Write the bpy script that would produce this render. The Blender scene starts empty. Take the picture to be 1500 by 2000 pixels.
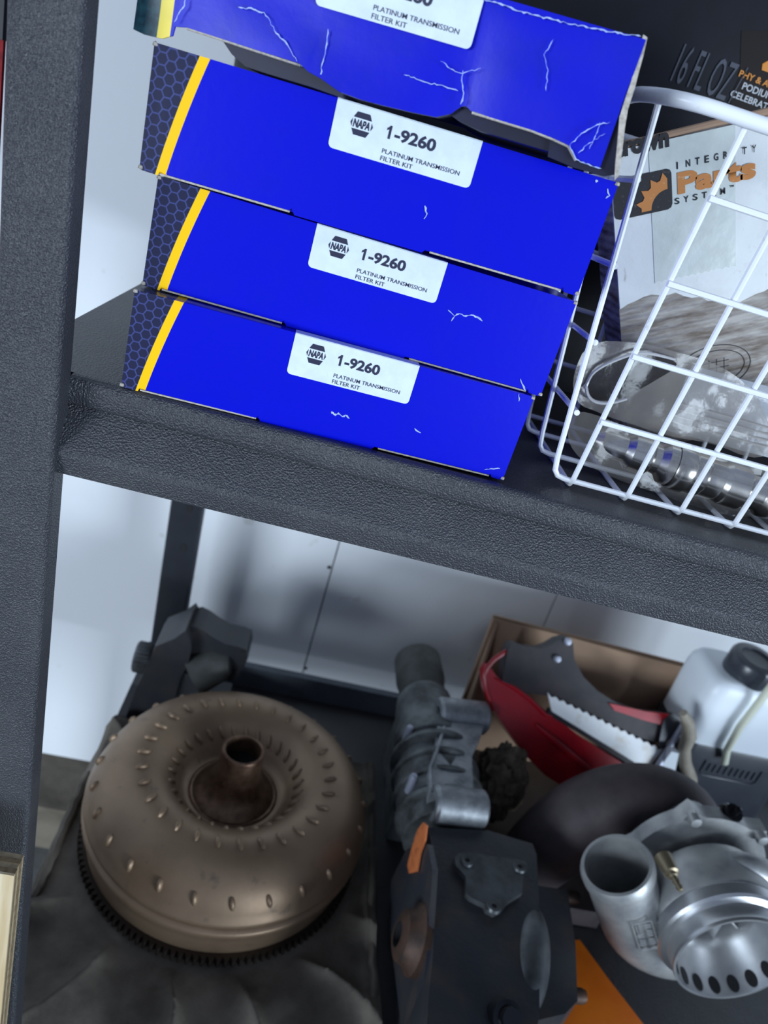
import bpy, bmesh, math, random
from mathutils import Vector, Matrix, noise
PI = math.pi
random.seed(7)
sc = bpy.context.scene
COL = sc.collection

# ---------------------------------------------------------------- camera, world, lights, exposure
cam_d = bpy.data.cameras.new('camera'); cam = bpy.data.objects.new('camera', cam_d); COL.objects.link(cam); sc.camera = cam
cam_d.sensor_fit = 'VERTICAL'; cam_d.sensor_height = 36.0; cam_d.lens = 1455.0 / 2000.0 * 36.0
cam_d.clip_start = 0.02; cam_d.clip_end = 50
_R = [[0.963896486661578, 0.23126182899869255, 0.13199064152297277], [-0.022030672017106238, -0.4247274991489664, 0.9050531481394556], [0.2653643014648751, -0.875285392266342, -0.4042984907135008]]
_C = [0.11215389543687031, -0.37, 0.13340583403779804]
rx = Vector((_R[0][0], _R[1][0], _R[2][0])); ry = Vector((_R[0][1], _R[1][1], _R[2][1])); rz = Vector((_R[0][2], _R[1][2], _R[2][2]))
cam.matrix_world = Matrix(((rx[0], -ry[0], -rz[0], _C[0]), (rx[1], -ry[1], -rz[1], _C[1]), (rx[2], -ry[2], -rz[2], _C[2]), (0, 0, 0, 1)))
cam_d.dof.use_dof = True; cam_d.dof.focus_distance = 0.40; cam_d.dof.aperture_fstop = 10.0

world = bpy.data.worlds.new('World'); sc.world = world; world.use_nodes = True
bg = world.node_tree.nodes['Background']; bg.inputs[0].default_value = (0.56, 0.70, 1.0, 1); bg.inputs[1].default_value = 0.42

def area(name, loc, target, sx, sy, power, color):
    l = bpy.data.lights.new(name, 'AREA'); l.shape = 'RECTANGLE'; l.size = sx; l.size_y = sy; l.energy = power; l.color = color
    o = bpy.data.objects.new(name, l); COL.objects.link(o); o.location = loc
    o.rotation_euler = (Vector(target) - Vector(loc)).to_track_quat('-Z', 'Y').to_euler()
    return o
area('garage_door_daylight', (-4.0, -4.2, -0.30), (0.3, 0.4, -0.40), 2.0, 1.5, 270, (0.74, 0.87, 1.0))
area('side_door_daylight', (4.6, -4.2, -0.25), (0.5, 0.5, -0.40), 2.6, 1.6, 370, (0.72, 0.86, 1.0))

vs = sc.view_settings
vs.view_transform = 'Standard'; vs.look = 'None'; vs.gamma = 1.0; vs.use_curve_mapping = False
vs.exposure = 0.0

# ---------------------------------------------------------------- material helpers
def lin(c):
    return tuple((v / 255 / 12.92 if v / 255 <= 0.04045 else ((v / 255 + 0.055) / 1.055) ** 2.4) for v in c) + (1,)
class NT:
    """small wrapper that builds node expressions"""
    def __init__(s, m): s.t = m.node_tree; s.n = s.t.nodes; s.l = s.t.links
    def node(s, kind, **kw):
        nd = s.n.new(kind)
        for k, v in kw.items(): setattr(nd, k, v)
        return nd
    def put(s, sock, v):
        if hasattr(v, 'is_linked') or isinstance(v, bpy.types.NodeSocket): s.l.new(v, sock)
        else: sock.default_value = v
    def math(s, op, a, b=0.0, c=0.0, clamp=False):
        nd = s.node('ShaderNodeMath', operation=op, use_clamp=clamp)
        for i, v in enumerate((a, b, c)): s.put(nd.inputs[i], v)
        return nd.outputs[0]
    def mix(s, f, a, b):
        nd = s.node('ShaderNodeMix', data_type='RGBA'); s.put(nd.inputs[0], f); s.put(nd.inputs[6], a); s.put(nd.inputs[7], b)
        return nd.outputs[2]
    def noise(s, scale, detail=3, rough=.55, vec=None, dist=0.0):
        nd = s.node('ShaderNodeTexNoise'); nd.inputs['Scale'].default_value = scale; nd.inputs['Detail'].default_value = detail
        nd.inputs['Roughness'].default_value = rough; nd.inputs['Distortion'].default_value = dist
        s.l.new(vec if vec else s.obj(), nd.inputs['Vector']); return nd.outputs[0]
    def obj(s):
        return s.node('ShaderNodeTexCoord').outputs['Object']
    def xyz(s, v=None):
        nd = s.node('ShaderNodeSeparateXYZ'); s.l.new(v if v else s.obj(), nd.inputs[0]); return nd.outputs
    def mapv(s, scale=(1, 1, 1), rot=(0, 0, 0)):
        nd = s.node('ShaderNodeMapping'); s.l.new(s.obj(), nd.inputs[0]); nd.inputs['Scale'].default_value = scale; nd.inputs['Rotation'].default_value = rot
        return nd.outputs[0]
    def ramp(s, f, p0, p1):
        nd = s.node('ShaderNodeMapRange', clamp=True); s.put(nd.inputs[0], f); nd.inputs[1].default_value = p0; nd.inputs[2].default_value = p1
        return nd.outputs[0]
    def bump(s, h, strength=.3, dist=.001):
        nd = s.node('ShaderNodeBump'); nd.inputs['Strength'].default_value = strength; nd.inputs['Distance'].default_value = dist; s.l.new(h, nd.inputs['Height'])
        return nd.outputs[0]
def new_mat(name, col, rough=.5, metal=0.0, spec=.5):
    m = bpy.data.materials.new(name); m.use_nodes = True
    b = m.node_tree.nodes['Principled BSDF']; b.inputs['Base Color'].default_value = lin(col)
    b.inputs['Roughness'].default_value = rough; b.inputs['Metallic'].default_value = metal; b.inputs['Specular IOR Level'].default_value = spec
    return m, b, NT(m)
def mat(name, col, rough=.5, metal=0.0, spec=.5, vary=None, vscale=20, vlo=.4, vhi=.7, bscale=None, bstr=.3, bdist=.001, coat=0):
    """plain procedural material: base colour, optional second colour through noise, optional noise bump"""
    m, b, t = new_mat(name, col, rough, metal, spec)
    if vary: t.l.new(t.mix(t.ramp(t.noise(vscale, 5, .6), vlo, vhi), lin(col), lin(vary)), b.inputs['Base Color'])
    if bscale: t.l.new(t.bump(t.noise(bscale, 4), bstr, bdist), b.inputs['Normal'])
    if coat: b.inputs['Coat Weight'].default_value = coat; b.inputs['Coat Roughness'].default_value = .1
    return m
M = {}
def hammertone(name, col, rough, scale, strength):
    m, b, t = new_mat(name, col, rough, 0, .5)
    v = t.node('ShaderNodeTexVoronoi', feature='SMOOTH_F1'); v.inputs['Scale'].default_value = scale; v.inputs['Smoothness'].default_value = .6
    mp = t.node('ShaderNodeMapping'); t.l.new(t.obj(), mp.inputs[0]); 
    t.l.new(mp.outputs[0], v.inputs['Vector'])
    n = t.noise(scale * .9, 3, .6)
    h = t.math('ADD', v.outputs['Distance'], t.math('MULTIPLY', n, .8))
    t.l.new(t.bump(h, strength, .0008), b.inputs['Normal'])
    dust = t.ramp(t.noise(14, 5, .6), .45, .8)
    t.l.new(t.mix(t.math('MULTIPLY', dust, .35), lin(col), lin((92, 92, 94))), b.inputs['Base Color'])
    return m
M['black_steel'] = hammertone('black_hammertone_steel', (55, 56, 61), .36, 1050, .85)
M['black_deck'] = hammertone('black_shelf_deck', (50, 49, 50), .33, 800, .40)
M['dark_post'] = mat('dark_painted_post', (22, 25, 33), .5, 0, .4, (30, 33, 40), 30)
M['grey_beam'] = mat('dusty_grey_beam', (92, 98, 106), .6, 0, .4, (74, 78, 84), 20)
M['wall'] = None
def wall_mat():
    m, b, t = new_mat('white_painted_panel', (226, 228, 230), .55)
    sp = t.ramp(t.noise(26, 2, .5), .70, .80); st = t.ramp(t.noise(5, 4, .6), .55, .95)
    c = t.mix(t.math('MULTIPLY', st, .35), lin((220, 222, 225)), lin((196, 192, 184)))
    c = t.mix(t.math('MULTIPLY', sp, .45), c, lin((150, 142, 126)))
    t.l.new(c, b.inputs['Base Color']); t.l.new(t.bump(t.noise(60, 4), .12, .002), b.inputs['Normal'])
    return m
M['wall'] = wall_mat()
M['concrete'] = mat('concrete_floor', (120, 122, 120), .85, 0, .3, (92, 92, 88), 9, .35, .75, 90, .3, .002)
M['sill'] = mat('dusty_wood_sill', (112, 104, 92), .9, 0, .2, (82, 76, 66), 14, .35, .7, 60, .4, .003)
M['nail'] = mat('dark_nail', (40, 38, 38), .6, .3)
def carton_blue():
    """printed box: blue field, slanted yellow stripe, dark hexagon end (flat print in box coordinates)"""
    m, b, t = new_mat('printed_blue_box', (0, 20, 200), .27, 0, .30)
    x, y, z = t.xyz()[0:3]
    s = t.math('DIVIDE', z, .0515)
    left = t.math('ADD', .0074, t.math('ADD', t.math('MULTIPLY', s, .0092), t.math('MULTIPLY', t.math('MULTIPLY', s, s), .0032)))
    dx = t.math('SUBTRACT', x, left)
    stripe = t.math('MULTIPLY', t.math('GREATER_THAN', dx, 0.0), t.math('LESS_THAN', dx, .0046))
    dark = t.math('LESS_THAN', dx, 0.0)
    # hexagon lattice: two offset rectangular lattices, take the nearer centre
    P = .0048
    def lat(ox, oz):
        ax = t.math('SUBTRACT', t.math('MODULO', t.math('ADD', x, 1.0 * P * 1.7320508 * 40 + ox), P * 1.7320508), P * .8660254)
        az = t.math('SUBTRACT', t.math('MODULO', t.math('ADD', t.math('ADD', z, y), P * 200 + oz), P), P * .5)
        ax = t.math('ABSOLUTE', ax); az = t.math('ABSOLUTE', az)
        d = t.math('MAXIMUM', az, t.math('ADD', t.math('MULTIPLY', az, .5), t.math('MULTIPLY', ax, .8660254)))
        return d
    d = t.math('MINIMUM', lat(0, 0), lat(P * .8660254, P * .5))
    line = t.ramp(d, P * .5 - .00042, P * .5 - .00018)
    hexc = t.mix(line, lin((38, 40, 66)), lin((66, 72, 124)))
    wear = t.ramp(t.noise(900, 4, .7), .66, .75)
    blue = t.mix(t.math('MULTIPLY', t.ramp(t.noise(55, 4), .5, .9), .35), lin((0, 12, 190)), lin((0, 24, 170)))
    c = t.mix(stripe, blue, lin((250, 196, 20)))
    c = t.mix(dark, c, hexc)
    t.l.new(c, b.inputs['Base Color'])
    t.l.new(t.bump(t.noise(160, 3), .10, .0006), b.inputs['Normal'])
    return m
M['blue_box'] = carton_blue()
M['crushed_blue'] = mat('crushed_blue_print', (0, 12, 186), .42, 0, .32, (0, 24, 168), 40, .45, .85, 90, .15, .0010)
M['teal_print'] = mat('dark_teal_print', (20, 52, 66), .35, 0, .5, (34, 74, 84), 300, .45, .6)
M['yellow_print'] = mat('yellow_print', (240, 214, 70), .4)
M['navy_inside'] = mat('dark_navy_card', (16, 16, 40), .5, 0, .4, (24, 24, 56), 60)
M['card_edge'] = mat('raw_card_edge', (190, 182, 172), .8, 0, .3, (150, 142, 132), 700)
M['scuff'] = mat('white_scuff', (150, 168, 222), .8, 0, .3, (190, 204, 236), 500)
M['label'] = mat('white_sticker', (216, 226, 236), .5, 0, .4, (206, 216, 228), 120)
M['ink'] = mat('dark_ink', (34, 36, 62), .5)
M['case_black'] = mat('black_glossy_card', (6, 7, 16), .4, 0, .25, (12, 13, 26), 30)
M['grey_print'] = mat('dark_grey_print', (56, 60, 72), .5)
M['light_grey_print'] = mat('light_grey_print', (176, 178, 182), .5)
M['orange_print'] = mat('orange_print', (196, 124, 40), .5)
M['brown_panel'] = mat('brown_black_panel', (22, 15, 14), .45, 0, .2)
M['white_wire'] = mat('white_coated_wire', (232, 234, 238), .32, 0, .5, (206, 206, 206), 200, .62, .75)
def corrugated():
    m, b, t = new_mat('worn_corrugated_card', (150, 140, 130), .9, 0, .2)
    st = t.noise(30, 5, .65, t.mapv((1, 1, 5)))
    c = t.mix(t.ramp(st, .35, .65), lin((120, 108, 98)), lin((186, 180, 174)))
    c = t.mix(t.ramp(t.noise(16, 4, .6, t.mapv((1, 1, 4))), .6, .72), c, lin((86, 72, 60)))
    t.l.new(c, b.inputs['Base Color'])
    z = t.xyz()[2]
    w = t.math('SINE', t.math('MULTIPLY', t.math('ADD', z, t.math('MULTIPLY', t.noise(20, 2), .004)), 1100))
    t.l.new(t.bump(w, .5, .0012), b.inputs['Normal'])
    return m
M['corrugated'] = corrugated()
def white_paper():
    m, b, t = new_mat('stained_white_paper', (226, 228, 226), .6, 0, .4)
    c = t.mix(t.ramp(t.noise(34, 5, .65), .5, .85), lin((228, 230, 228)), lin((206, 204, 196)))
    c = t.mix(t.math('MULTIPLY', t.ramp(t.noise(90, 5, .7, t.mapv((1.6, 1, .7))), .62, .74), .6), c, lin((142, 126, 108)))
    t.l.new(c, b.inputs['Base Color']); t.l.new(t.bump(t.noise(70, 5, .6), .25, .002), b.inputs['Normal'])
    return m
M['paper'] = white_paper()
M['tape'] = mat('yellowed_tape', (214, 220, 214), .25, 0, .6, (204, 208, 200), 60, .4, .7, 60, .25, .002)
M['crown_ink'] = mat('worn_black_ink', (44, 42, 46), .6, 0, .3, (90, 88, 88), 500, .6, .75)
M['crown_orange'] = mat('worn_orange_ink', (206, 134, 72), .6, 0, .3, (222, 176, 130), 400, .6, .75)
def plastic(name, col, alpha, rough=.18):
    m = bpy.data.materials.new(name); m.use_nodes = True; t = NT(m); b = m.node_tree.nodes['Principled BSDF']
    b.inputs['Base Color'].default_value = lin(col); b.inputs['Roughness'].default_value = rough
    tr = t.node('ShaderNodeBsdfTransparent'); tr.inputs[0].default_value = (.9, .9, .9, 1)
    mx = t.node('ShaderNodeMixShader'); fr = t.ramp(t.noise(26, 4, .6), .3, .8)
    t.l.new(t.math('ADD', alpha, t.math('MULTIPLY', fr, .12)), mx.inputs[0]); t.l.new(tr.outputs[0], mx.inputs[1]); t.l.new(b.outputs[0], mx.inputs[2])
    out = m.node_tree.nodes['Material Output']; t.l.new(mx.outputs[0], out.inputs[0])
    t.l.new(t.bump(t.noise(45, 4, .6), .25, .004), b.inputs['Normal'])
    return m
M['bag'] = plastic('cloudy_clear_plastic', (150, 144, 138), .26, .14)
M['bag_front'] = plastic('milky_bag_plastic', (160, 153, 146), .42, .2)
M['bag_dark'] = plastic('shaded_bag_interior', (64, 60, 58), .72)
M['bag_rim'] = plastic('cloudy_plastic_fold', (214, 212, 210), .75)
M['zip'] = plastic('zip_plastic', (204, 210, 220), .48)
M['chrome'] = mat('polished_steel', (206, 202, 196), .22, 1.0, .5, (168, 160, 150), 60, .4, .8, 50, .15, .001)
M['bronze'] = None
def bronze():
    m, b, t = new_mat('oxidised_bronze_steel', (132, 108, 86), .46, .55, .5)
    c = t.mix(t.ramp(t.noise(11, 5, .6), .4, .75), lin((150, 126, 102)), lin((122, 100, 80)))
    c = t.mix(t.math('MULTIPLY', t.ramp(t.noise(46, 4, .6), .64, .74), .6), c, lin((84, 76, 68)))
    t.l.new(c, b.inputs['Base Color']); t.l.new(t.bump(t.noise(200, 3), .06, .001), b.inputs['Normal'])
    t.l.new(t.math('ADD', .38, t.math('MULTIPLY', t.noise(20, 3), .2)), b.inputs['Roughness'])
    return m
M['bronze'] = bronze()
M['hub'] = mat('rusty_hub', (112, 88, 70), .38, .7, .5, (72, 48, 36), 70, .4, .7)
M['gear'] = mat('oily_gear_steel', (52, 44, 38), .5, .6)
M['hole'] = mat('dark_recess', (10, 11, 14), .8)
def cloth_mat():
    m, b, t = new_mat('dirty_dark_cloth', (62, 58, 54), .95, 0, .15)
    c = t.mix(t.ramp(t.noise(14, 5, .65), .35, .75), lin((82, 76, 69)), lin((124, 116, 106)))
    t.l.new(c, b.inputs['Base Color']); t.l.new(t.bump(t.noise(700, 3, .7), .5, .001), b.inputs['Normal'])
    return m
M['cloth'] = cloth_mat()
M['rag'] = mat('dark_brown_rag', (122, 110, 96), .95, 0, .15, (76, 68, 60), 60, .4, .7, 300, .5, .002)
M['alu'] = mat('cast_aluminium', (164, 167, 170), .5, .55, .5, (112, 116, 120), 40, .4, .7, 260, .22, .001)
M['alu_dirty'] = mat('dirty_cast_aluminium', (120, 124, 124), .55, .5, .5, (66, 68, 68), 28, .38, .66, 200, .3, .001)
M['grey_tube'] = mat('dull_grey_tube', (84, 86, 84), .6, .3, .4, (64, 64, 60), 40)
M['black_cast'] = mat('oily_black_casting', (52, 54, 60), .36, .2, .5, (70, 65, 62), 24, .45, .7, 240, .25, .001)
M['cover'] = mat('grey_cover_plate', (98, 100, 102), .42, .5, .5, (58, 60, 62), 30, .4, .7)
M['rust'] = mat('rusty_steel', (84, 62, 50), .6, .5, .5, (54, 44, 40), 60)
M['orange_paint'] = mat('orange_gasket', (196, 110, 62), .6, 0, .4, (150, 80, 46), 90, .5, .7)
M['iron'] = mat('brown_cast_iron', (74, 66, 68), .62, .35, .4, (58, 52, 54), 30, .4, .7, 200, .25, .001)
M['turbo_alu'] = mat('bright_cast_aluminium', (176, 176, 174), .44, .6, .5, (136, 138, 142), 36, .4, .75, 300, .15, .0008)
M['machined'] = mat('machined_aluminium', (198, 198, 198), .32, .85, .5, (176, 178, 182), 30)
M['brass'] = mat('dull_brass', (132, 120, 98), .4, .7)
M['black_fit'] = mat('black_anodised', (24, 25, 30), .25, .6)
M['orange_plastic'] = mat('orange_plastic', (238, 122, 16), .45, 0, .4, (226, 106, 10), 20)
M['red_plastic'] = mat('glossy_red_plastic', (168, 18, 34), .3, 0, .5, (132, 12, 26), 16)
M['black_grip'] = mat('black_rubber_grip', (36, 34, 39), .55, 0, .4, (60, 50, 52), 30)
M['blade'] = mat('white_coated_blade', (240, 242, 244), .45, 0, .5, (206, 186, 160), 26, .48, .72)
M['steel'] = mat('grey_steel', (172, 175, 190), .4, .3)
M['cardboard'] = mat('brown_cardboard', (174, 144, 120), .85, 0, .2, (156, 128, 106), 8, .4, .7, 60, .15, .002)
M['cardboard_edge'] = mat('cardboard_edge', (112, 88, 70), .9)
M['white_plastic'] = mat('white_hdpe', (222, 228, 234), .4, 0, .5)
M['black_plastic'] = mat('black_moulded_plastic', (46, 50, 58), .3, 0, .5, (56, 60, 68), 20)
M['hose'] = mat('yellowed_clear_hose', (206, 208, 188), .35)
M['beige'] = mat('beige_rubber', (150, 142, 128), .6, 0, .4, (128, 120, 106), 40)
M['black_trim'] = mat('black_metal_trim', (36, 38, 44), .45, .2, .5, (48, 46, 46), 30)
M['ply_face'] = None
def ply():
    m, b, t = new_mat('pale_plywood_face', (214, 196, 162), .7, 0, .3)
    n = t.noise(16, 4, .6, t.mapv((6, 6, .35)))
    t.l.new(t.mix(t.ramp(n, .4, .7), lin((220, 204, 172)), lin((190, 164, 124))), b.inputs['Base Color'])
    return m
M['ply_face'] = ply()
M['ply_edge_a'] = mat('ply_edge_light', (178, 160, 128), .85, 0, .2, (140, 122, 96), 220)
M['ply_edge_b'] = mat('ply_edge_dark', (134, 116, 90), .9, 0, .2, (104, 88, 68), 260)
M['red_strap'] = mat('red_woven_strap', (170, 40, 44), .7, 0, .3, (120, 24, 30), 160)
M['paper_scrap'] = mat('pale_blue_paper', (190, 202, 224), .7)

# ---------------------------------------------------------------- geometry helpers
def V(p): return Vector(p)
class B:
    """collects geometry, then becomes one mesh object"""
    def __init__(s): s.bm = bmesh.new()
    def box(s, x0, x1, y0, y1, z0, z1):
        vs = [s.bm.verts.new(p) for p in ((x0, y0, z0), (x1, y0, z0), (x1, y1, z0), (x0, y1, z0), (x0, y0, z1), (x1, y0, z1), (x1, y1, z1), (x0, y1, z1))]
        for f in ((0, 3, 2, 1), (4, 5, 6, 7), (0, 1, 5, 4), (1, 2, 6, 5), (2, 3, 7, 6), (3, 0, 4, 7)): s.bm.faces.new([vs[i] for i in f])
        return s
    def prism(s, pts, vec):
        """polygon (3D points) pushed along vec"""
        vec = V(vec); a = [s.bm.verts.new(V(p)) for p in pts]; b = [s.bm.verts.new(V(p) + vec) for p in pts]; n = len(a)
        s.bm.faces.new(a); s.bm.faces.new(b[::-1])
        for i in range(n): s.bm.faces.new((a[i], b[i], b[(i + 1) % n], a[(i + 1) % n]))
        return s
    def lathe(s, prof, mtx=None, seg=48, closed=False, a0=0.0, a1=2 * PI):
        """profile of (r, h) turned about local z"""
        mtx = mtx or Matrix(); full = abs(a1 - a0 - 2 * PI) < 1e-6; n = seg if full else seg + 1; rings = []
        for r, h in prof:
            if r < 1e-6: rings.append([s.bm.verts.new(mtx @ V((0, 0, h)))])
            else: rings.append([s.bm.verts.new(mtx @ V((r * math.cos(a0 + (a1 - a0) * k / seg), r * math.sin(a0 + (a1 - a0) * k / seg), h))) for k in range(n)])
        m = len(rings); R = range(m if closed else m - 1)
        for i in R:
            p, q = rings[i], rings[(i + 1) % m]
            for k in range(n if full else n - 1):
                k2 = (k + 1) % n
                if len(p) == 1 and len(q) == 1: continue
                if len(p) == 1: s.bm.faces.new((p[0], q[k2], q[k]))
                elif len(q) == 1: s.bm.faces.new((p[k], p[k2], q[0]))
                else: s.bm.faces.new((p[k], p[k2], q[k2], q[k]))
        return s
    def tube(s, path, rad, seg=10, closed=False, caps=True):
        path = [V(p) for p in path]; n = len(path); rr = rad if hasattr(rad, '__len__') else [rad] * n
        up = None; rings = []
        for i, p in enumerate(path):
            if closed: d = path[(i + 1) % n] - path[i - 1]
            else: d = path[min(i + 1, n - 1)] - path[max(i - 1, 0)]
            d.normalize()
            if up is None:
                up = V((0, 0, 1)) if abs(d.z) < .9 else V((0, 1, 0))
            up = (up - d * up.dot(d)).normalized(); sd = d.cross(up)
            rings.append([s.bm.verts.new(p + (up * math.cos(2 * PI * k / seg) + sd * math.sin(2 * PI * k / seg)) * rr[i]) for k in range(seg)])
        for i in range(n if closed else n - 1):
            a, b = rings[i], rings[(i + 1) % n]
            for k in range(seg): s.bm.faces.new((a[k], a[(k + 1) % seg], b[(k + 1) % seg], b[k]))
        if caps and not closed: s.bm.faces.new(rings[0][::-1]); s.bm.faces.new(rings[-1])
        return s
    def cyl(s, a, b, r, seg=20): return s.tube([a, b], r, seg)
    def loft(s, rings, caps=True):
        R = [[s.bm.verts.new(V(p)) for p in ring] for ring in rings]; n = len(R[0])
        for i in range(len(R) - 1):
            for k in range(n): s.bm.faces.new((R[i][k], R[i][(k + 1) % n], R[i + 1][(k + 1) % n], R[i + 1][k]))
        if caps: s.bm.faces.new(R[0][::-1]); s.bm.faces.new(R[-1])
        return s
    def grid(s, nx, ny, fn):
        vs = [[s.bm.verts.new(V(fn(i / nx, j / ny))) for i in range(nx + 1)] for j in range(ny + 1)]
        for j in range(ny):
            for i in range(nx): s.bm.faces.new((vs[j][i], vs[j][i + 1], vs[j + 1][i + 1], vs[j + 1][i]))
        return s
    def bevel(s, w, seg=2, ang=30):
        es = [e for e in s.bm.edges if len(e.link_faces) == 2 and e.calc_face_angle(0) > math.radians(ang)]
        bmesh.ops.bevel(s.bm, geom=es, offset=w, segments=seg, affect='EDGES', clamp_overlap=True); return s
    def move(s, fn):
        for v in s.bm.verts: v.co = V(fn(v.co.copy()))
        return s
    def thick(s, t):
        bmesh.ops.recalc_face_normals(s.bm, faces=s.bm.faces[:]); bmesh.ops.solidify(s.bm, geom=s.bm.faces[:], thickness=t); return s
INV = {}
def link(o, parent=None):
    COL.objects.link(o)
    if parent is not None: o.parent = parent
    return o
def root_of(o):
    while o.parent: o = o.parent
    return o
def obj(name, b, m, parent=None, smooth=True, world=True, kind=None, label=None, ang=35, recalc=True):
    """b: B or Mesh. world=True: coordinates are world ones and get moved into the thing's frame"""
    if isinstance(b, B):
        bm = b.bm
        if recalc: bmesh.ops.recalc_face_normals(bm, faces=bm.faces[:])
        if parent is not None and world: bm.transform(INV[root_of(parent).name])
        if smooth:
            for f in bm.faces: f.smooth = True
            for e in bm.edges:
                if len(e.link_faces) == 2 and e.calc_face_angle(0) > math.radians(ang): e.smooth = False
        me = bpy.data.meshes.new(name); bm.to_mesh(me); bm.free()
    else:
        me = b
        if parent is not None and world: me.transform(INV[root_of(parent).name])
    me.materials.clear(); me.materials.append(M[m] if isinstance(m, str) else m)
    o = bpy.data.objects.new(name, me); link(o, parent)
    if kind: o['kind'] = kind
    if label: o['label'] = label
    return o
def tag(o, label, cat, group=None):
    o['label'] = label; o['category'] = cat
    if group: o['group'] = group
    return o
def thing(name, label, cat, loc=(0, 0, 0), rot=(0, 0, 0), group=None):
    o = bpy.data.objects.new(name, None); o.empty_display_size = .02; link(o); o.location = loc; o.rotation_euler = rot
    tag(o, label, cat, group); bpy.context.view_layer.update()
    INV[o.name] = (Matrix.Translation(loc) @ o.rotation_euler.to_matrix().to_4x4()).inverted()
    return o
def struct(name, parent=None, loc=(0, 0, 0)):
    o = bpy.data.objects.new(name, None); o.empty_display_size = .02; link(o, parent); o.location = loc; o['kind'] = 'structure'
    INV[o.name] = Matrix.Translation(loc).inverted(); return o
def text_mesh(s, w, h, bold=0.0, shear=0.0, extrude=0.0):
    """lettering as a mesh in the xz plane facing -y, lower left at the origin, exactly w by h"""
    cu = bpy.data.curves.new('lettering', 'FONT'); cu.body = s; cu.size = 1; cu.offset = bold; cu.shear = shear; cu.resolution_u = 3; cu.extrude = .01 if extrude else 0
    o = bpy.data.objects.new('lettering', cu); COL.objects.link(o)
    me = bpy.data.meshes.new_from_object(o.evaluated_get(bpy.context.evaluated_depsgraph_get()))
    bpy.data.objects.remove(o); bpy.data.curves.remove(cu)
    xs = [v.co.x for v in me.vertices]; ys = [v.co.y for v in me.vertices]
    x0, x1, y0, y1 = min(xs), max(xs), min(ys), max(ys)
    for v in me.vertices:
        v.co = V(((v.co.x - x0) / (x1 - x0) * w, -(v.co.z / .01) * extrude if extrude else 0.0, (v.co.y - y0) / (y1 - y0) * h))
    return me
def put(me, origin, xdir=(1, 0, 0), up=(0, 0, 1)):
    xd = V(xdir).normalized(); u = V(up).normalized(); n = u.cross(xd) * -1   # local y
    y = u.cross(xd)
    m = Matrix(((xd.x, y.x, u.x, origin[0]), (xd.y, y.y, u.y, origin[1]), (xd.z, y.z, u.z, origin[2]), (0, 0, 0, 1)))
    me.transform(m); return me
def axis_mtx(o, d):
    """matrix whose local z runs along d, at o"""
    q = V(d).normalized().to_track_quat('Z', 'Y'); return Matrix.Translation(o) @ q.to_matrix().to_4x4()
def resample(p, r2, n):
    out, ro = [], []
    for k in range(n + 1):
        t_ = k / n * (len(p) - 1); i = min(int(t_), len(p) - 2); f = t_ - i
        p0, p1, p2, p3 = p[max(i - 1, 0)], p[i], p[i + 1], p[min(i + 2, len(p) - 1)]
        out.append(.5 * ((2 * p1) + (p2 - p0) * f + (2 * p0 - 5 * p1 + 4 * p2 - p3) * f * f + (3 * p1 - p0 - 3 * p2 + p3) * f ** 3)); ro.append(r2[i] * (1 - f) + r2[i + 1] * f)
    return out, ro
def rect_ring(cx, cy, hx, hy, z, rad, n=6):
    pts = []
    for qx, qy, a in ((1, 1, 0), (-1, 1, PI / 2), (-1, -1, PI), (1, -1, 1.5 * PI)):
        for k in range(n + 1):
            t = a + PI / 2 * k / n
            pts.append((cx + qx * (hx - rad) + rad * math.cos(t), cy + qy * (hy - rad) + rad * math.sin(t), z))
    return pts

# ================================================================ SETTING
WY = .72; FZ = -1.10; DK = -.645
wall = struct('wall_back')
seams = (-2.2, -1.0, .2147, .60, 1.43, 2.6)
for a, b_ in zip(seams[:-1], seams[1:]):
    bb = B().box(a + .0012, b_ - .0012, WY, WY + .012, FZ, 1.5); bb.bevel(.0006, 1)
    obj('wall_panel', bb, 'wall', wall)
obj('wall_backing', B().box(-2.2, 2.6, WY + .012, WY + .03, FZ, 1.5), 'nail', wall)
for x, z in [(0.2096, -0.4754), (0.2175, -0.6867), (0.0776, -0.5686)][:2]:
    obj('nail_head', B().lathe([(0, .0016), (.0026, .0012), (.0034, 0)], axis_mtx((x, WY, z), (0, -1, 0)), 10), 'nail', wall)
fl = obj('floor', B().box(-2.6, 2.6, -3.0, WY + .03, FZ - .05, FZ), 'concrete'); fl['kind'] = 'structure'
sl = obj('trim_1', B().box(-2.2, 2.6, .60, WY, FZ, -1.0).bevel(.006), 'sill'); sl['kind'] = 'structure'

# ================================================================ SHELVING UNIT
TILT = .012
unit = thing('shelving_unit', 'black hammertone steel shelving unit against white wall', 'shelving unit', (0, .3, FZ))
def sheared(v): return (v.x, v.y, v.z - TILT * v.x)
X0, X1 = -.040, 1.25
def front_beam(z0, yoff=0.0, sign=1, name='front_beam', shear=True):
    prof = [(.030, -.006), (.0095, -.0008), (.0085, .0004), (.0030, .0006), (.0010, -.0004), (0, -.0028), (0, -.0128), (.0012, -.0142), (.0042, -.0150), (-.0100, -.0335), (-.0115, -.0362), (-.0112, -.0392), (-.0085, -.0495), (-.006, -.0505), (.004, -.0505), (.006, -.046), (.030, -.046)]
    bb = B(); n = 40; rings = []
    for i in range(n + 1):
        x = -.006 + (X1 + .006) * i / n
        rings.append([(x, yoff + sign * y, z0 + z) for y, z in prof])
    bb.loft(rings)
    if shear: bb.move(sheared)
    return obj(name, bb, 'black_steel', unit, ang=50)
front_beam(0.0)
front_beam(0.0, .615, -1, 'rear_beam')
front_beam(DK, 0.0, 1, 'front_beam', False)
bb = B().box(X0, X1, .0095, .606, -.020, -.0006).bevel(.001, 1).move(sheared)
obj('upper_deck', bb, 'black_deck', unit)
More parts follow.
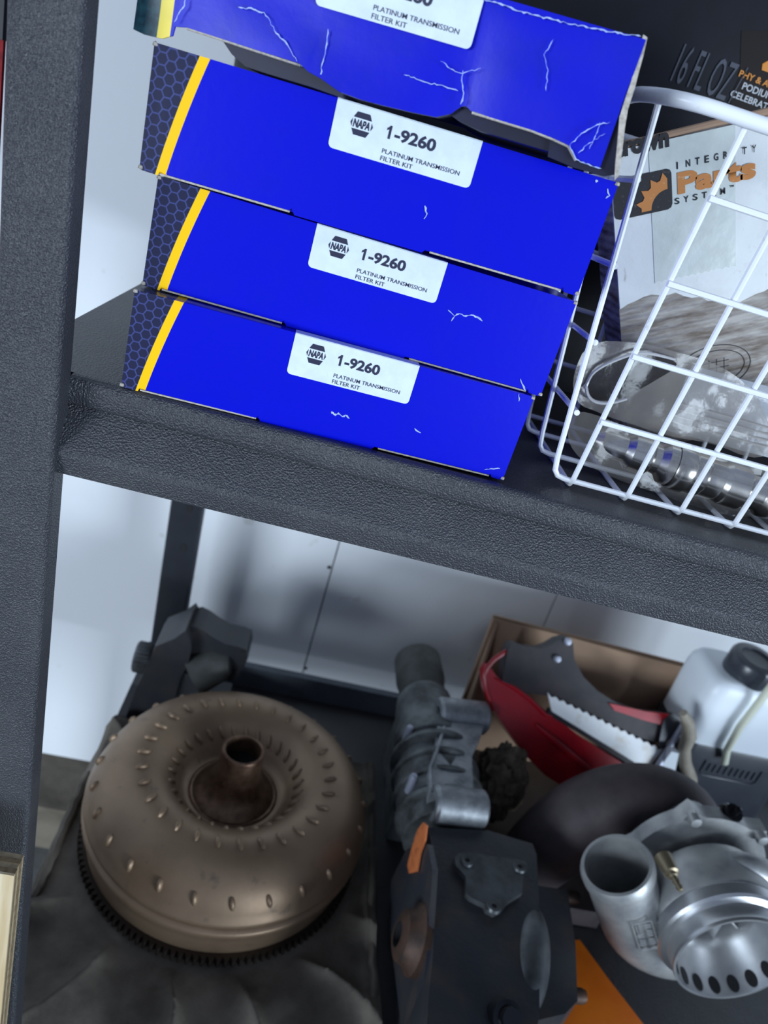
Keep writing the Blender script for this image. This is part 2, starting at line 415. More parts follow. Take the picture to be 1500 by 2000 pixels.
for xx in (X0 + .004, X1 - .01):
    obj('side_rail', B().box(xx, xx + .006, .03, .585, -.045, -.021).move(sheared), 'black_steel', unit)
obj('lower_deck', B().box(X0 - .006, X1, .0095, .585, DK - .02, DK).bevel(.001, 1), 'black_deck', unit)
rb = B().box(-.04, X1, .587, .600, -.665, -.607).bevel(.003)
obj('rear_beam', rb, 'grey_beam', unit)
obj('side_rail', B().box(X0 - .006, X0, .03, .60, DK - .055, DK - .012), 'black_steel', unit)
# front upright: rounded C channel, leaning a hair
def upright(xr_fn, y0, depth, width, name, m, z0=FZ, z1=.75, t=.002):
    r = .0035; w = width
    out = [(0, depth)] + [(0, r)] + [(-r + r * math.cos(a), r - r * math.sin(a)) for a in [PI / 2 * k / 5 for k in range(1, 6)]]
    out += [(-w + r - r * math.sin(a), r - r * math.cos(a)) for a in [PI / 2 * k / 5 for k in range(0, 6)]] + [(-w, depth)]
    inn = [(-w + t, depth), (-w + t, r + t), (-w + r + t, t), (-r - t, t), (-t, r + t), (-t, depth)]
    ring = out + inn; rings = []
    for i in range(9):
        z = z0 + (z1 - z0) * i / 8; xr = xr_fn(z)
        rings.append([(xr + x, y0 + y, z) for x, y in ring])
    return obj(name, B().loft(rings), m, unit, ang=25)
up = upright(lambda z: -.0048 - .0225 * (z + .05), -.0155, .0165, .0305, 'front_upright', 'black_steel')
rp = upright(lambda z: .0016 - .022 * (z + .35), .600, .030, .0455, 'rear_upright', 'dark_post')
for z in (-.365, -.43, -.56, -.30):
    obj('slot', B().prism([(.0016 - .022 * (z + .35) - .018 + .004 * math.cos(a), .5996, z + .007 * math.sin(a)) for a in [2 * PI * k / 12 for k in range(12)]], (0, -.0006, 0)), 'hole', rp)
obj('front_upright', B().box(X1 - .001, X1 + .04, -.0155, .001, FZ, .75).bevel(.003), 'black_steel', unit)
obj('rear_upright', B().box(X1 - .001, X1 + .04, .60, .63, FZ, .75).bevel(.003), 'dark_post', unit)

# ================================================================ BLUE FILTER BOXES
L, H, DP = .2125, .0515, .19
def sticker(parent, x0, z0, w, h, y=-.0012, wrap=True):
    bb = B(); r = .0022
    pts = [(x0, y, z0 + h), (x0, y, z0 + r)] + [(x0 + r - r * math.cos(a), y, z0 + r - r * math.sin(a)) for a in [PI / 2 * k / 4 for k in range(1, 4)]]
    pts += [(x0 + r, y, z0), (x0 + w - r, y, z0)] + [(x0 + w - r + r * math.sin(a), y, z0 + r - r * math.cos(a)) for a in [PI / 2 * k / 4 for k in range(1, 4)]] + [(x0 + w, y, z0 + r), (x0 + w, y, z0 + h)]
    bb.prism(pts, (0, .0003, 0))
    if wrap: bb.box(x0, x0 + w, y, .006, z0 + h - .0002, z0 + h + .0002)
    lb = obj('label', bb, 'label', parent, smooth=False, world=False, label='white printed sticker')
    yy = y - .00015
    def t(s, sx, tz, ww, hh, bold=0.0):
        obj('lettering', put(text_mesh(s, ww, hh, bold), (x0 + w * sx - ww / 2, yy, z0 + h * (1 - tz) - hh / 2)), 'ink', lb, world=False)
    t('-9260', .562, .36, w * .285, h * .27, .035)
    ox, oz, oh = x0 + w * .362, z0 + h * (1 - .36) - h * .135, h * .27
    one = [(.18, 0), (.38, 0), (.38, 1), (.23, 1), (.12, .86), (0, .78), (0, .60), (.18, .70)]
    obj('lettering', B().prism([(ox + a * oh, yy, oz + c * oh) for a, c in one], (0, .0001, 0)), 'ink', lb, smooth=False, world=False)
    t('PLATINUM TRANSMISSION', .635, .755, w * .545, h * .095, .004)
    t('FILTER KIT', .475, .905, w * .225, h * .095, .004)
    lw, lh = w * .155, h * .47; cx, cz = x0 + w * .19, z0 + h * .625
    lg = B()
    def poly(p): lg.prism([(cx + a * lw / 2, yy, cz + c * lh / 2) for a, c in p], (0, .0001, 0))
    poly([(-.55, 1), (.55, 1), (.80, .48), (-.80, .48)]); poly([(-.80, -.48), (.80, -.48), (.55, -1), (-.55, -1)])
    poly([(-1, 0), (-.84, .34), (-.84, -.34)]); poly([(1, 0), (.84, -.34), (.84, .34)])
    obj('emblem', lg, 'ink', lb, smooth=False, world=False)
    obj('lettering', put(text_mesh('NAPA', lw * .74, lh * .36, .04, .12), (cx - lw * .37, yy, cz - lh * .18)), 'ink', lb, world=False)
    return lb
def scratch(parent, pts, w=.0005, y=-.0012, m='scuff', name='crease'):
    """thin pale line where the print has cracked"""
    P2 = [V((p[0], y, p[1])) for p in pts]; fine = []
    for a, c in zip(P2[:-1], P2[1:]):
        n = max(2, int((c - a).length / .0011)); d = (c - a).normalized(); sd = V((-d.z, 0, d.x))
        fine += [a.lerp(c, k / n) + sd * random.uniform(-.00035, .00035) * (k > 0) for k in range(n)]
    fine.append(P2[-1]); bb = B(); lo, hi = [], []
    for k, p in enumerate(fine):
        d = (fine[min(k + 1, len(fine) - 1)] - fine[max(k - 1, 0)]).normalized(); sd = V((-d.z, 0, d.x)); ww = w / 2 * random.uniform(.25, 1.5) * (.3 if k in (0, len(fine) - 1) else 1)
        lo.append(p - sd * ww); hi.append(p + sd * ww)
    for k in range(len(fine) - 1): bb.prism([lo[k], lo[k + 1], hi[k + 1], hi[k]], (0, .0002, 0))
    bmesh.ops.remove_doubles(bb.bm, verts=bb.bm.verts[:], dist=1e-6)
    return obj(name, bb, m, parent, smooth=False, world=False)
def filter_box(loc, rz, label, lx, ltop, h=H, ry=TILT):
    t = thing('filter_kit_box', label, 'box', loc, (0, ry, rz), 'blue filter kit boxes stacked on the upper shelf')
    obj('body', B().box(.0006, L - .0006, .0006, DP, .0006, h - .0004).bevel(.0012), 'blue_box', t, world=False)
    # front panel: tab in the middle, notches either side
    out = [(0, .0014), (.0012, 0), (.0085, -.0002), (.0092, .0016), (.0125, .0014), (.0700, .0010), (.0712, .0022), (.0730, -.0004), (.1350, -.0006), (.1362, .0012), (.1380, .0012),
           (.2040, .0014), (.2046, .0022), (.2056, .0002), (.2115, 0), (L, .0016), (L, h - .001), (L - .0015, h), (.0012, h), (0, h - .001)]
    obj('front_panel', B().prism([(x, -.0008, z) for x, z in out], (0, .0012, 0)), 'blue_box', t, smooth=False, world=False)
    for a, c in ((.0095, .0705), (.1385, .2040)):
        obj('card_edge', B().box(a, c, -.0003, .0006, .0001, .0009), 'card_edge', t, smooth=False, world=False)
    for x in (.0004, L - .0004):
        for zc in (h - .0006, .0012):
            obj('worn_corner', B().lathe([(0, .0012), (.0010, .0006), (.0012, -.0006), (0, -.001)], Matrix.Translation((x, -.0006, zc)), 7), 'card_edge', t, world=False)
    sticker(t, lx, ltop and h - ltop, .0665, ltop)
    return t
bd = filter_box((.0185, .0034, .0006), math.atan2(.0105, .208), 'lowest blue filter kit box resting on the black shelf edge', .0805, .0212, .0498)
bd.scale.x = .982
scratch(bd, [(.1083 + .0013 * k, .0146 - .0006 * (k % 3)) for k in range(9)], .0009); scratch(bd, [(.1545, .0168), (.1585, .0152)], .001)
scratch(bd, [(.2035, .0495), (.2050, .0455)], .0006); scratch(bd, [(.2000, .0035), (.2035, .0052), (.2085, .0065)], .0005)
bc = filter_box((.0193, .0156, .0506), math.atan2(.0024, .213), 'second blue filter kit box from the bottom with a cracked crease', .0765, .0205, .0516)
scratch(bc, [(.1500, .0300), (.1545, .0280), (.1565, .0298), (.1600, .0296), (.1625, .0308), (.1660, .0306), (.1690, .0294)], .0007); scratch(bc, [(.1545, .0280), (.1535, .0250)], .0005)
scratch(bc, [(.1985, .0065), (.2010, .0035), (.2035, .0010)], .0007)
bb_ = filter_box((.0128, .0090, .1030), math.atan2(-.012, .209), 'third blue filter kit box from the bottom, under the crushed one', .0815, .0200, .0516, -.005)
scratch(bb_, [(.1305, .0195), (.1325, .0165), (.1318, .0140)], .0008); scratch(bb_, [(.2085, .0480), (.2105, .0455), (.2092, .0440)], .0018); scratch(bb_, [(.2020, .0500), (.2032, .0498)], .0012)
# the crushed box on top
ba = thing('filter_kit_box', 'crushed and torn blue filter kit box on top of the stack', 'box', (.0026, .012, .1575), (0, 0, math.atan2(-.042, .204)), 'blue filter kit boxes stacked on the upper shelf')
LA = .2083
prof = [(-0.0002, -0.0005), (0.0047, -0.0012), (0.0089, -0.001), (0.0131, -0.0007), (0.0175, 0.0015), (0.0181, 0.0051), (0.0231, 0.006), (0.0383, 0.0057), (0.0547, 0.0053), (0.0748, 0.0049), (0.0794, 0.0029), (0.0855, 0.0017), (0.0947, -0.0011), (0.1036, -0.0016), (0.1138, -0.0013), (0.125, -0.0006), (0.1361, 0.0005), (0.1419, 0.0034), (0.1453, 0.007), (0.1473, 0.0077), (0.1505, 0.0062), (0.1635, 0.0061), (0.1766, 0.006), (0.186, 0.0053), (0.193, 0.0044), (0.1979, 0.0002), (0.2088, -0.0005)]
TOPZ = .0468
def zbot(u):
    if u <= prof[0][0]: return prof[0][1]
    for (a, za), (b2, zb2) in zip(prof[:-1], prof[1:]):
        if a <= u <= b2 + 1e-9: return za + (zb2 - za) * (u - a) / max(b2 - a, 1e-6)
    return prof[-1][1]
def afront(u, s):
    zb = zbot(u); z = zb + (TOPZ - zb) * s
    y = .0012 * noise.noise(V((u * 22, s * 2.0, 3))) + .0025 * math.exp(-((u - .142) / .012) ** 2) * (1 - s) - .003 * math.exp(-((u - .10) / .03) ** 2) * (1 - s) ** 2
    return (u, y, z)
u_st0, u_st1 = .0165, .0225
def seg_panel(u0, u1, m, name, n):
    o = B(); us = [u0 + (u1 - u0) * k / n for k in range(n + 1)]
    us = sorted(set([round(q, 5) for q in us] + [p[0] for p in prof if u0 < p[0] < u1]))
    o.grid(len(us) - 1, 10, lambda a, s: afront(us[int(round(a * (len(us) - 1)))], s)); o.thick(.0008)
    return obj(name, o, m, ba, world=False, ang=60)
us0 = prof[0][0]
seg_panel(us0, .0105, 'teal_print', 'end_wrap', 8); seg_panel(.0105, .0163, 'yellow_print', 'stripe', 4); seg_panel(.0163, LA, 'crushed_blue', 'front_panel', 70)
def a_under(u): return .024 - .014 * max(0.0, min(1.0, (u - .045) / .045)) - .0095 * max(0.0, min(1.0, (u - .12) / .03))
obj('body', B().loft([[(u, .004, a_under(u)), (u, .090, a_under(u) + .002), (u, .090, TOPZ - .001), (u, .004, TOPZ - .001)] for u in [us0 + .001 + (LA - us0 - .002) * k / 20 for k in range(21)]]), 'navy_inside', ba, world=False, ang=40)
obj('top_panel', B().box(us0, LA, .001, .092, TOPZ - .0008, TOPZ), 'crushed_blue', ba, world=False)
def bfl(a, s):
    u = .078 + (LA - .080) * a * 1.0; u = min(u, LA - .001)
    return (u, .0015 + s * .085, (zbot(u) + .0006) * (1 - s) + s * .006)
bot = B().grid(40, 3, bfl); bot.thick(.0006)
obj('bottom_flap', bot, 'navy_inside', ba, world=False, ang=60)
hang = B().prism([(u, .004, z) for u, z in [(0.0379, 0.0054), (0.0593, 0.0052), (0.0779, 0.0045), (0.0947, -0.0003), (0.0943, -0.0024), (0.0794, -0.0018), (0.0608, -0.0018), (0.05, -0.0016), (0.0428, 0.0015)]], (0, .03, 0))
obj('torn_flap', hang, 'navy_inside', ba, world=False)
for lo_, hi_ in ((.0200, .0760), (.149, .204)):
    obj('card_edge', B().tube([(u, .0004, z - .0003) for u, z in prof if lo_ < u < hi_], .00055, 6), 'card_edge', ba, world=False)
ragged = [(0.2067, 0.0483), (0.2086, 0.0477), (0.2095, 0.0415), (0.2101, 0.0351), (0.2107, 0.0305), (0.211, 0.0227), (0.2124, 0.0162), (0.2147, 0.0078), (0.2168, -0.0012), (0.2158, -0.0031), (0.2137, 0.0032), (0.2115, 0.0109), (0.2088, 0.0195), (0.2085, 0.0266), (0.2084, 0.0321), (0.2078, 0.0375), (0.2071, 0.0441)]
obj('torn_edge', B().prism([(u, -.0006, z) for u, z in ragged], (0, .0022, 0)), 'card_edge', ba, world=False)
sideflap = [(0.2066, 0.0454), (0.2104, 0.0252), (0.2165, -0.0004), (0.2112, -0.0027), (0.1979, -0.0027), (0.1863, -0.0016), (0.1851, 0.0047), (0.1967, 0.0062), (0.2085, 0.0018), (0.2084, 0.0151)]
obj('side_flap', B().prism([(u, .0022, z) for u, z in sideflap], (0, .0012, 0)), 'navy_inside', ba, world=False)
sticker(ba, .0765, .0268, .0665, .0200, -.0022, False)
for pl, w in (([(0.0451, 0.0183), (0.0518, 0.019), (0.0564, 0.019), (0.0596, 0.0166), (0.062, 0.0139), (0.0662, 0.0116), (0.07, 0.009), (0.074, 0.0054)], .0007), ([(0.0842, 0.0197), (0.0849, 0.0133), (0.0847, 0.0069), (0.0854, 0.0021)], .0006), ([(0.1425, 0.0192), (0.1437, 0.0147), (0.1455, 0.0104), (0.1452, 0.0072)], .0009), ([(0.1192, 0.0118), (0.1282, 0.0114), (0.1348, 0.0119), (0.1429, 0.0117)], .0005),
              ([(0.1327, 0.0201), (0.1383, 0.0185), (0.1426, 0.0181), (0.1494, 0.0217)], .0004), ([(0.1934, 0.0045), (0.1964, 0.0097), (0.2004, 0.0134), (0.2058, 0.0164)], .0006), ([(0.1977, 0.0025), (0.2007, 0.0072), (0.2054, 0.012)], .0005), ([(0.2015, 0.0051), (0.202, 0.0096), (0.2019, 0.0153)], .0004),
              ([(0.1738, 0.0381), (0.1721, 0.0322), (0.1756, 0.0275), (0.1773, 0.0205)], .0004), ([(0.1934, 0.0045), (0.1977, 0.0001), (0.2088, -0.0005)], .0006), ([(0.1417, 0.0445), (0.1631, 0.044), (0.1859, 0.045), (0.2059, 0.047)], .0007), ([(0.0221, 0.016), (0.0221, 0.0133), (0.0196, 0.0089), (0.0186, 0.0064)], .0006)):
    scratch(ba, pl, w * .6, -.0030)

# ================================================================ DARK CASE BEHIND
cs = thing('drink_case', 'black printed cardboard case standing behind wire basket', 'box', (.34, .40, -.006), (0, TILT, 0))
obj('body', B().box(.05, .66, .30, .56, 0, .46).bevel(.003).move(lambda v: (v.x, v.y, v.z - TILT * v.x)), 'case_black', cs)
def cs_text(s, px, wid, hei, m, bold=.02, shear=0.0, parent=cs, d=(.9995, 0, -.03)):
    return obj('lettering', put(text_mesh(s, wid, hei, bold, shear), (px[0], .2990, px[1]), d), m, parent)
pn = obj('printed_panel', B().prism([(x, .2996, z) for x, z in [(0.3671, 0.2987), (0.41, 0.3106), (0.4412, 0.2539), (0.3845, 0.2439), (0.3791, 0.2592), (0.3801, 0.2704)]], (0, .0004, 0)), 'brown_panel', cs)
q = [(0.3276, 0.2529), (0.3786, 0.2703), (0.385, 0.263), (0.3782, 0.2559), (0.3805, 0.3051)]
cs_text('16 FL OZ /', q[0], .056, .0265, 'grey_print', .0, .12)
cs_text('PHY & A', q[1], .0260, .0046, 'orange_print', .02, 0, pn)
cs_text('PODIUM', q[2], .0260, .0050, 'light_grey_print', .02, 0, pn)
cs_text('CELEBRATION', q[3], .0460, .0048, 'light_grey_print', .02, 0, pn)
q.append(q[4])
cup = B().lathe([(.006, 0), (.0075, .004), (.002, .009), (.003, .016), (.010, .024), (.012, .036)], Matrix.Translation((q[5][0] + .020, .2990, q[5][1] - .026)) @ Matrix.Scale(.02, 4, (0, 1, 0)), 20)
obj('emblem', cup, 'orange_print', pn)

# ================================================================ WIRE BASKET
bk = thing('wire_basket', 'white coated wire basket full of parts on upper shelf', 'basket', (.40, .15, 0), (0, 0, 0))
WR = .00165
NB = 8; BX0, BX1 = .2620, .540; BY0, BY1 = .0335, .168; TZ = .195
def bz(x): return -TILT * x + .0018
def fy(z): return BY0 - .030 * z / TZ          # front face leans out
def lx(z): return BX0 - .025 * z / TZ
def rx_(z): return BX1 + .025 * z / TZ
def by(z): return BY1 + .030 * z / TZ
rim = []
def corner(cx, cy, a0, r=.030):
    return [(cx + r * math.cos(a0 + PI / 2 * k / 6), cy + r * math.sin(a0 + PI / 2 * k / 6), TZ) for k in range(7)]
r_ = .030; xl, xr2, yf, yb = lx(TZ) - .010, rx_(TZ) + .010, fy(TZ) - .003, by(TZ) + .003
rim = corner(xr2 - r_, yb - r_, 0) + corner(xl + r_, yb - r_, PI / 2) + corner(xl + r_, yf + r_, PI) + corner(xr2 - r_, yf + r_, 1.5 * PI)
obj('rim', B().tube(rim, .0034, 12, closed=True), 'white_wire', bk)
for k in range(NB):                              # front-bottom-back wires
    x = .2730 + .0355 * k; z0 = bz(x)
    pts = [(x, fy(TZ), TZ), (x, fy(.006), z0 + .004), (x, BY0 + .002, z0), (x, BY0 + .006, z0 - .0006), (x, BY1 - .006, z0 - .0006), (x, BY1 - .002, z0), (x, by(TZ), TZ)]
    obj('upright_wire', B().tube(pts, WR, 8), 'white_wire', bk)
ys = [BY0 + .0005 + .0420 * k for k in range(4)]
for y in ys:                                     # left-bottom-right wires
    z0 = bz(BX0) + .0024; z1 = bz(BX1) + .0024
    pts = [(lx(TZ), y - .012 * (y < .05), TZ), (lx(.02), y, z0 + .012), (BX0 - .001, y, z0 + .004), (BX0 + .0015, y, z0 + .001), (BX0 + .006, y, z0), (BX1 - .006, y, z1), (BX1 - .001, y, z1 + .003), (rx_(.02), y, z1 + .012), (rx_(TZ), y, TZ)]
    obj('cross_wire', B().tube(pts, WR, 8), 'white_wire', bk)
for z in (.0415, .0810, .1205, .1615):
    zz = lambda x: z - TILT * (x - .27)
    obj('front_wire', B().tube([(.2715, fy(z) - .0024, zz(.2715)), (.522, fy(z) - .0024, zz(.522))], WR, 8), 'white_wire', bk)
    obj('side_wire', B().tube([(lx(z) + .0026, BY0 - .003, zz(BX0)), (lx(z) + .0026, BY1, zz(BX0))], WR, 8), 'white_wire', bk)
    obj('back_wire', B().tube([(.2715, by(z), zz(.2715)), (.522, by(z), zz(.522))], WR, 8), 'white_wire', bk)

# ================================================================ WORN PARTS BOX IN BASKET
CA = math.atan2(.454, .891)
cb = thing('parts_box', 'worn white and brown corrugated parts box leaning in wire basket', 'box', (.250, .12, .178), (0, -CA, 0))
UW, VH = .205, .196
body = B().box(0, UW, .001, .040, -VH, 0)
obj('body', body.bevel(.002), 'corrugated', cb, world=False)
rng = random.Random(3)
rag = [(UW * k / 40, -.094 + .006 * math.sin(k * .33) - .014 * (k / 40) + rng.uniform(-.0012, .0012)) for k in range(41)]
pp = B().prism([(0, -.0008, -.001)] + [(x, -.0008, z) for x, z in rag] + [(UW, -.0008, -.001)], (0, .0018, 0))
pap = obj('paper_face', pp, 'paper', cb, smooth=False, world=False)
tp = [(x, -z) for x, z in [(0.023, -0.0042), (0.0206, 0.0289), (0.0175, 0.0822)]]
zig = [(tp[0][0] + .051 * k / 24, -.0822 + (.0007 if k % 2 else -.0005)) for k in range(25)]
tpe = obj('tape', B().prism([(tp[0][0], -.0012, -.001)] + [(x, -.0012, z) for x, z in zig] + [(zig[-1][0], -.0012, -.001)], (0, .0004, 0)), 'tape', cb, smooth=False, world=False)
obj('top_edge', B().tube([(UW * k / 16, .0015 + .0008 * rng.uniform(-1, 1), .0012 + .0008 * rng.uniform(-1, 1)) for k in range(17)], .0022, 8), 'cardboard', cb, world=False)
cp = [(x, -z) for x, z in [(0.0035, 0.0058), (0.0351, 0.0089), (-0.0005, 0.0358), (0.0358, 0.0385), (0.0367, 0.0143), (0.0023, 0.0135), (0.039, 0.0176), (0.0835, 0.0194), (0.0391, 0.0324), (0.0861, 0.0316), (0.0371, 0.0376), (0.0669, 0.0385), (0.042, 0.0217)]]
def cr_text(s, at, w, h, m, bold=.03, shear=0.0): return obj('lettering', put(text_mesh(s, w, h, bold, shear), (at[0], -.0016, at[1])), m, pap, world=False)
lw0 = cp[1][0] - cp[0][0]
cr_text('crown', (cp[0][0] - .001, cp[0][1] + .0005), lw0 + .001, .0085, 'crown_ink', .05)
lg = B(); lx0, lx1 = cp[2][0] + .001, cp[3][0]; lz0, lz1 = cp[3][1] - .0015, cp[4][1] - .0025
rr = .003
lg.prism([p[:1] + (-.0014,) + p[1:2] for p in [(lx0 + rr - rr * math.sin(a), lz0 + rr - rr * math.cos(a)) for a in (0, PI / 4, PI / 2)] + [(lx0 + rr - rr * math.cos(a), lz1 - rr + rr * math.sin(a)) for a in (0, PI / 4, PI / 2)] + [(lx1 - rr + rr * math.sin(a), lz1 - rr + rr * math.cos(a)) for a in (0, PI / 4, PI / 2)] + [(lx1 - rr + rr * math.cos(a), lz0 + rr - rr * math.sin(a)) for a in (0, PI / 4, PI / 2)]], (0, .0003, 0))
emb = obj('emblem', lg, 'crown_ink', pap, smooth=False, world=False)
# toothed cog on the emblem
W_, H_ = lx1 - lx0, lz1 - lz0; gx, gz = lx0 + W_ * .98, lz0 + H_ * .02; gp = []
for k in range(0, 13):
    a = PI / 2 + (PI / 2) * k / 12; ro = H_ * (.86 if k % 3 == 1 else .70); gp.append((gx - W_ * .06 + ro * math.cos(a), -.0018, gz + H_ * .05 + ro * math.sin(a)))
for k in range(12, -1, -1):
    a = PI / 2 + (PI / 2) * k / 12; ro = H_ * .44; gp.append((gx - W_ * .06 + ro * math.cos(a), -.0018, gz + H_ * .05 + ro * math.sin(a)))
obj('cog_print', B().prism(gp, (0, .0003, 0)), 'crown_orange', pap, smooth=False, world=False)
iw = (cp[7][0] - cp[6][0]) / 8.0
for k, ch in enumerate('INTEGRITY'): cr_text(ch, (cp[6][0] + iw * k, cp[6][1] - .0008), (.0008 if ch == 'I' else .0026), .0040, 'crown_ink', .02)
cr_text('Parts', (cp[8][0], cp[8][1] - .0005), cp[9][0] - cp[8][0], .0125, 'crown_orange', .05)
sw = (cp[11][0] - cp[10][0]) / 5.4
for k, ch in enumerate('SYSTEM'): cr_text(ch, (cp[10][0] + sw * k, cp[10][1] - .0005), .0030, .0036, 'crown_ink', .02)
cr_text('TM', (cp[10][0] + sw * 6.0, cp[10][1] + .0025), .0026, .0012, 'crown_ink', .02)
st = B(); sp_ = [(0.06, 0.1472)][0]; sx_, sz_ = sp_[0], -sp_[1]
for rx0, rz0 in ((.0245, .0155), (.0205, .0120)):
    st.tube([(sx_ + rx0 * math.cos(2 * PI * k / 40), .0008, sz_ + rz0 * math.sin(2 * PI * k / 40)) for k in range(40)], .0003, 5, closed=True)
for dx in (-.008, -.003, .002, .007): st.tube([(sx_ + dx, .0008, sz_ - .006), (sx_ + dx, .0008, sz_ + .006)], .0002, 4)
for dz in (-.004, 0, .004): st.tube([(sx_ - .010, .0008, sz_ + dz), (sx_ + .010, .0008, sz_ + dz)], .0002, 4)
obj('round_stamp', st, 'crown_ink', cb, world=False)

# ================================================================ BAG WITH STEEL PART, ZIP BAG
bg_ = thing('plastic_bag', 'cloudy clear plastic bag with open loop lying in basket', 'bag', (.34, .07, .004))
def bag_sheet(outline, hole, ybase, lean, amp, seed, m, name):
    """crumpled plastic sheet cut to an outline with an optional hole; (x,z) points"""
    bm = bmesh.new()
    def loop(pts):
        vs = [bm.verts.new((x, 0, z)) for x, z in pts]
        return [bm.edges.new((vs[i], vs[(i + 1) % len(vs)])) for i in range(len(vs))]
    es = loop(outline)
    if hole: es += loop(hole)
    bmesh.ops.triangle_fill(bm, use_beauty=True, use_dissolve=False, edges=es)
    for _ in range(3): bmesh.ops.subdivide_edges(bm, edges=[e for e in bm.edges if e.calc_length() > .006], cuts=1, use_grid_fill=False); bmesh.ops.triangulate(bm, faces=bm.faces[:])
    for v in bm.verts:
        n = noise.noise(V((v.co.x * 22, v.co.z * 22, seed))) + .5 * noise.noise(V((v.co.x * 60, v.co.z * 60, seed)))
        v.co.y = ybase + lean * (v.co.z) + amp * n
    o = B(); o.bm.free(); o.bm = bm
    return obj(name, o, m, bg_, ang=80)
def smooth_loop(pts, it=2):
    for _ in range(it):
        q = []
        for i in range(len(pts)):
            a, c = pts[i], pts[(i + 1) % len(pts)]
            q += [(a[0] * .75 + c[0] * .25, a[1] * .75 + c[1] * .25), (a[0] * .25 + c[0] * .75, a[1] * .25 + c[1] * .75)]
        pts = q
    return pts
outl = smooth_loop([(0.2694, 0.0733), (0.3005, 0.0804), (0.3275, 0.0817), (0.3597, 0.0805), (0.3848, 0.0719), (0.3975, 0.0631), (0.4175, 0.0395), (0.4044, 0.0285), (0.3764, 0.0322), (0.3407, 0.03), (0.3185, 0.0313), (0.2952, 0.0314), (0.2765, 0.0341), (0.267, 0.0521)])
hol = smooth_loop([(0.2784, 0.0467), (0.2798, 0.0562), (0.2893, 0.0665), (0.3043, 0.0755), (0.3264, 0.0765), (0.3316, 0.0729), (0.3152, 0.0549), (0.3082, 0.0468), (0.2968, 0.0403), (0.2871, 0.0384)])
bag_sheet(outl, hol, .085, .05, .006, 2.0, 'bag_front', 'front_sheet')
hb = [(0.2788, 0.086, 0.0465), (0.2801, 0.086, 0.0561), (0.2897, 0.086, 0.0663), (0.3048, 0.086, 0.0754), (0.3266, 0.086, 0.077)]; hc = [(0.278, 0.083, 0.0465), (0.2818, 0.083, 0.0414), (0.2879, 0.083, 0.0392), (0.2967, 0.083, 0.0409), (0.306, 0.083, 0.0461)]
lp_ = [V((x, y + .0006, z)) for x, y, z in (hc[::-1] + hb)]; lp_, lr_ = resample(lp_, [.0008 if k in (0, len(lp_) - 1) else .0011 for k in range(len(lp_))], 40)
obj('loop_rim', B().tube(lp_, lr_, 6), 'bag_rim', bg_)
low = smooth_loop([(0.2673, 0.0356), (0.2879, 0.0361), (0.3138, 0.0311), (0.3428, 0.0284), (0.3669, 0.0295), (0.3999, 0.0348), (0.422, 0.0206), (0.4085, -0.0025), (0.3836, -0.0045), (0.3539, -0.003), (0.3278, -0.0006), (0.306, 0.0008), (0.2871, 0.0048), (0.2706, 0.0161)])
bag_sheet(low, None, .060, .10, .005, 5.0, 'bag', 'lower_sheet')
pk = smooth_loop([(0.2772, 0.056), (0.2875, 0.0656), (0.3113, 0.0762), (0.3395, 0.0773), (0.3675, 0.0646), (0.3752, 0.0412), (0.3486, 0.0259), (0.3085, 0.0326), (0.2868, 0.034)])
bag_sheet(pk, None, .101, .03, .003, 11.0, 'bag_dark', 'inner_shade_sheet')  # dark sheet added behind the hole; its colour stands for shade inside the bag
back_ = smooth_loop([(0.2707, 0.0582), (0.2951, 0.0682), (0.3384, 0.0764), (0.3867, 0.0683), (0.4136, 0.0384), (0.3812, 0.0259), (0.3324, 0.0243), (0.29, 0.0278)])
bag_sheet(back_, None, .108, .02, .004, 8.0, 'bag', 'back_sheet')
zb = thing('zip_bag', 'clear zip bag with ridged closure strip inside basket', 'bag', (.42, .10, .03))
zo = B(); zp = [(0.3452, 0.0556), (0.404, 0.0642), (0.438, 0.0437), (0.4194, 0.035), (0.3673, 0.0324)]
zx0, zx1 = zp[0][0], zp[2][0]
zo.grid(16, 8, lambda a, s: (zx0 + (zx1 - zx0) * a, .1 + .003 * noise.noise(V((a * 4, s * 3, 1))), .030 + .045 * s)); obj('sheet', zo, 'zip', zb)
for k in range(4):
    obj('closure_ridge', B().tube([(zx0 + (zx1 - zx0) * a / 6, .0985 - .001, .037 + .0042 * k) for a in range(7)], .0006, 5), 'bag_rim', zb)
sp0 = V((.291, .072, .019)); sp1 = V((.470, .052, .012))
shaft = thing('steel_shaft', 'polished stepped steel shaft wrapped inside plastic bag', 'machine part', (.38, .062, .002))
ax = axis_mtx(sp0, sp1 - sp0); LN = (sp1 - sp0).length
obj('shaft_body', B().lathe([(0, 0), (.006, 0), (.0085, .004), (.0085, .020), (.0115, .024), (.0120, .036), (.0100, .038), (.0100, .042), (.0135, .046), (.0140, .072), (.0125, .074), (.0125, .084), (.0140, .087), (.0140, .100), (.0110, .103), (.0110, .112), (.0135, .115), (.0135, LN - .004), (.011, LN), (0, LN)], ax, 40), 'chrome', shaft, ang=25)
obj('collar', B().lathe([(.0142, .052), (.0152, .054), (.0152, .062), (.0142, .064)], ax, 40, closed=True), 'chrome', shaft)

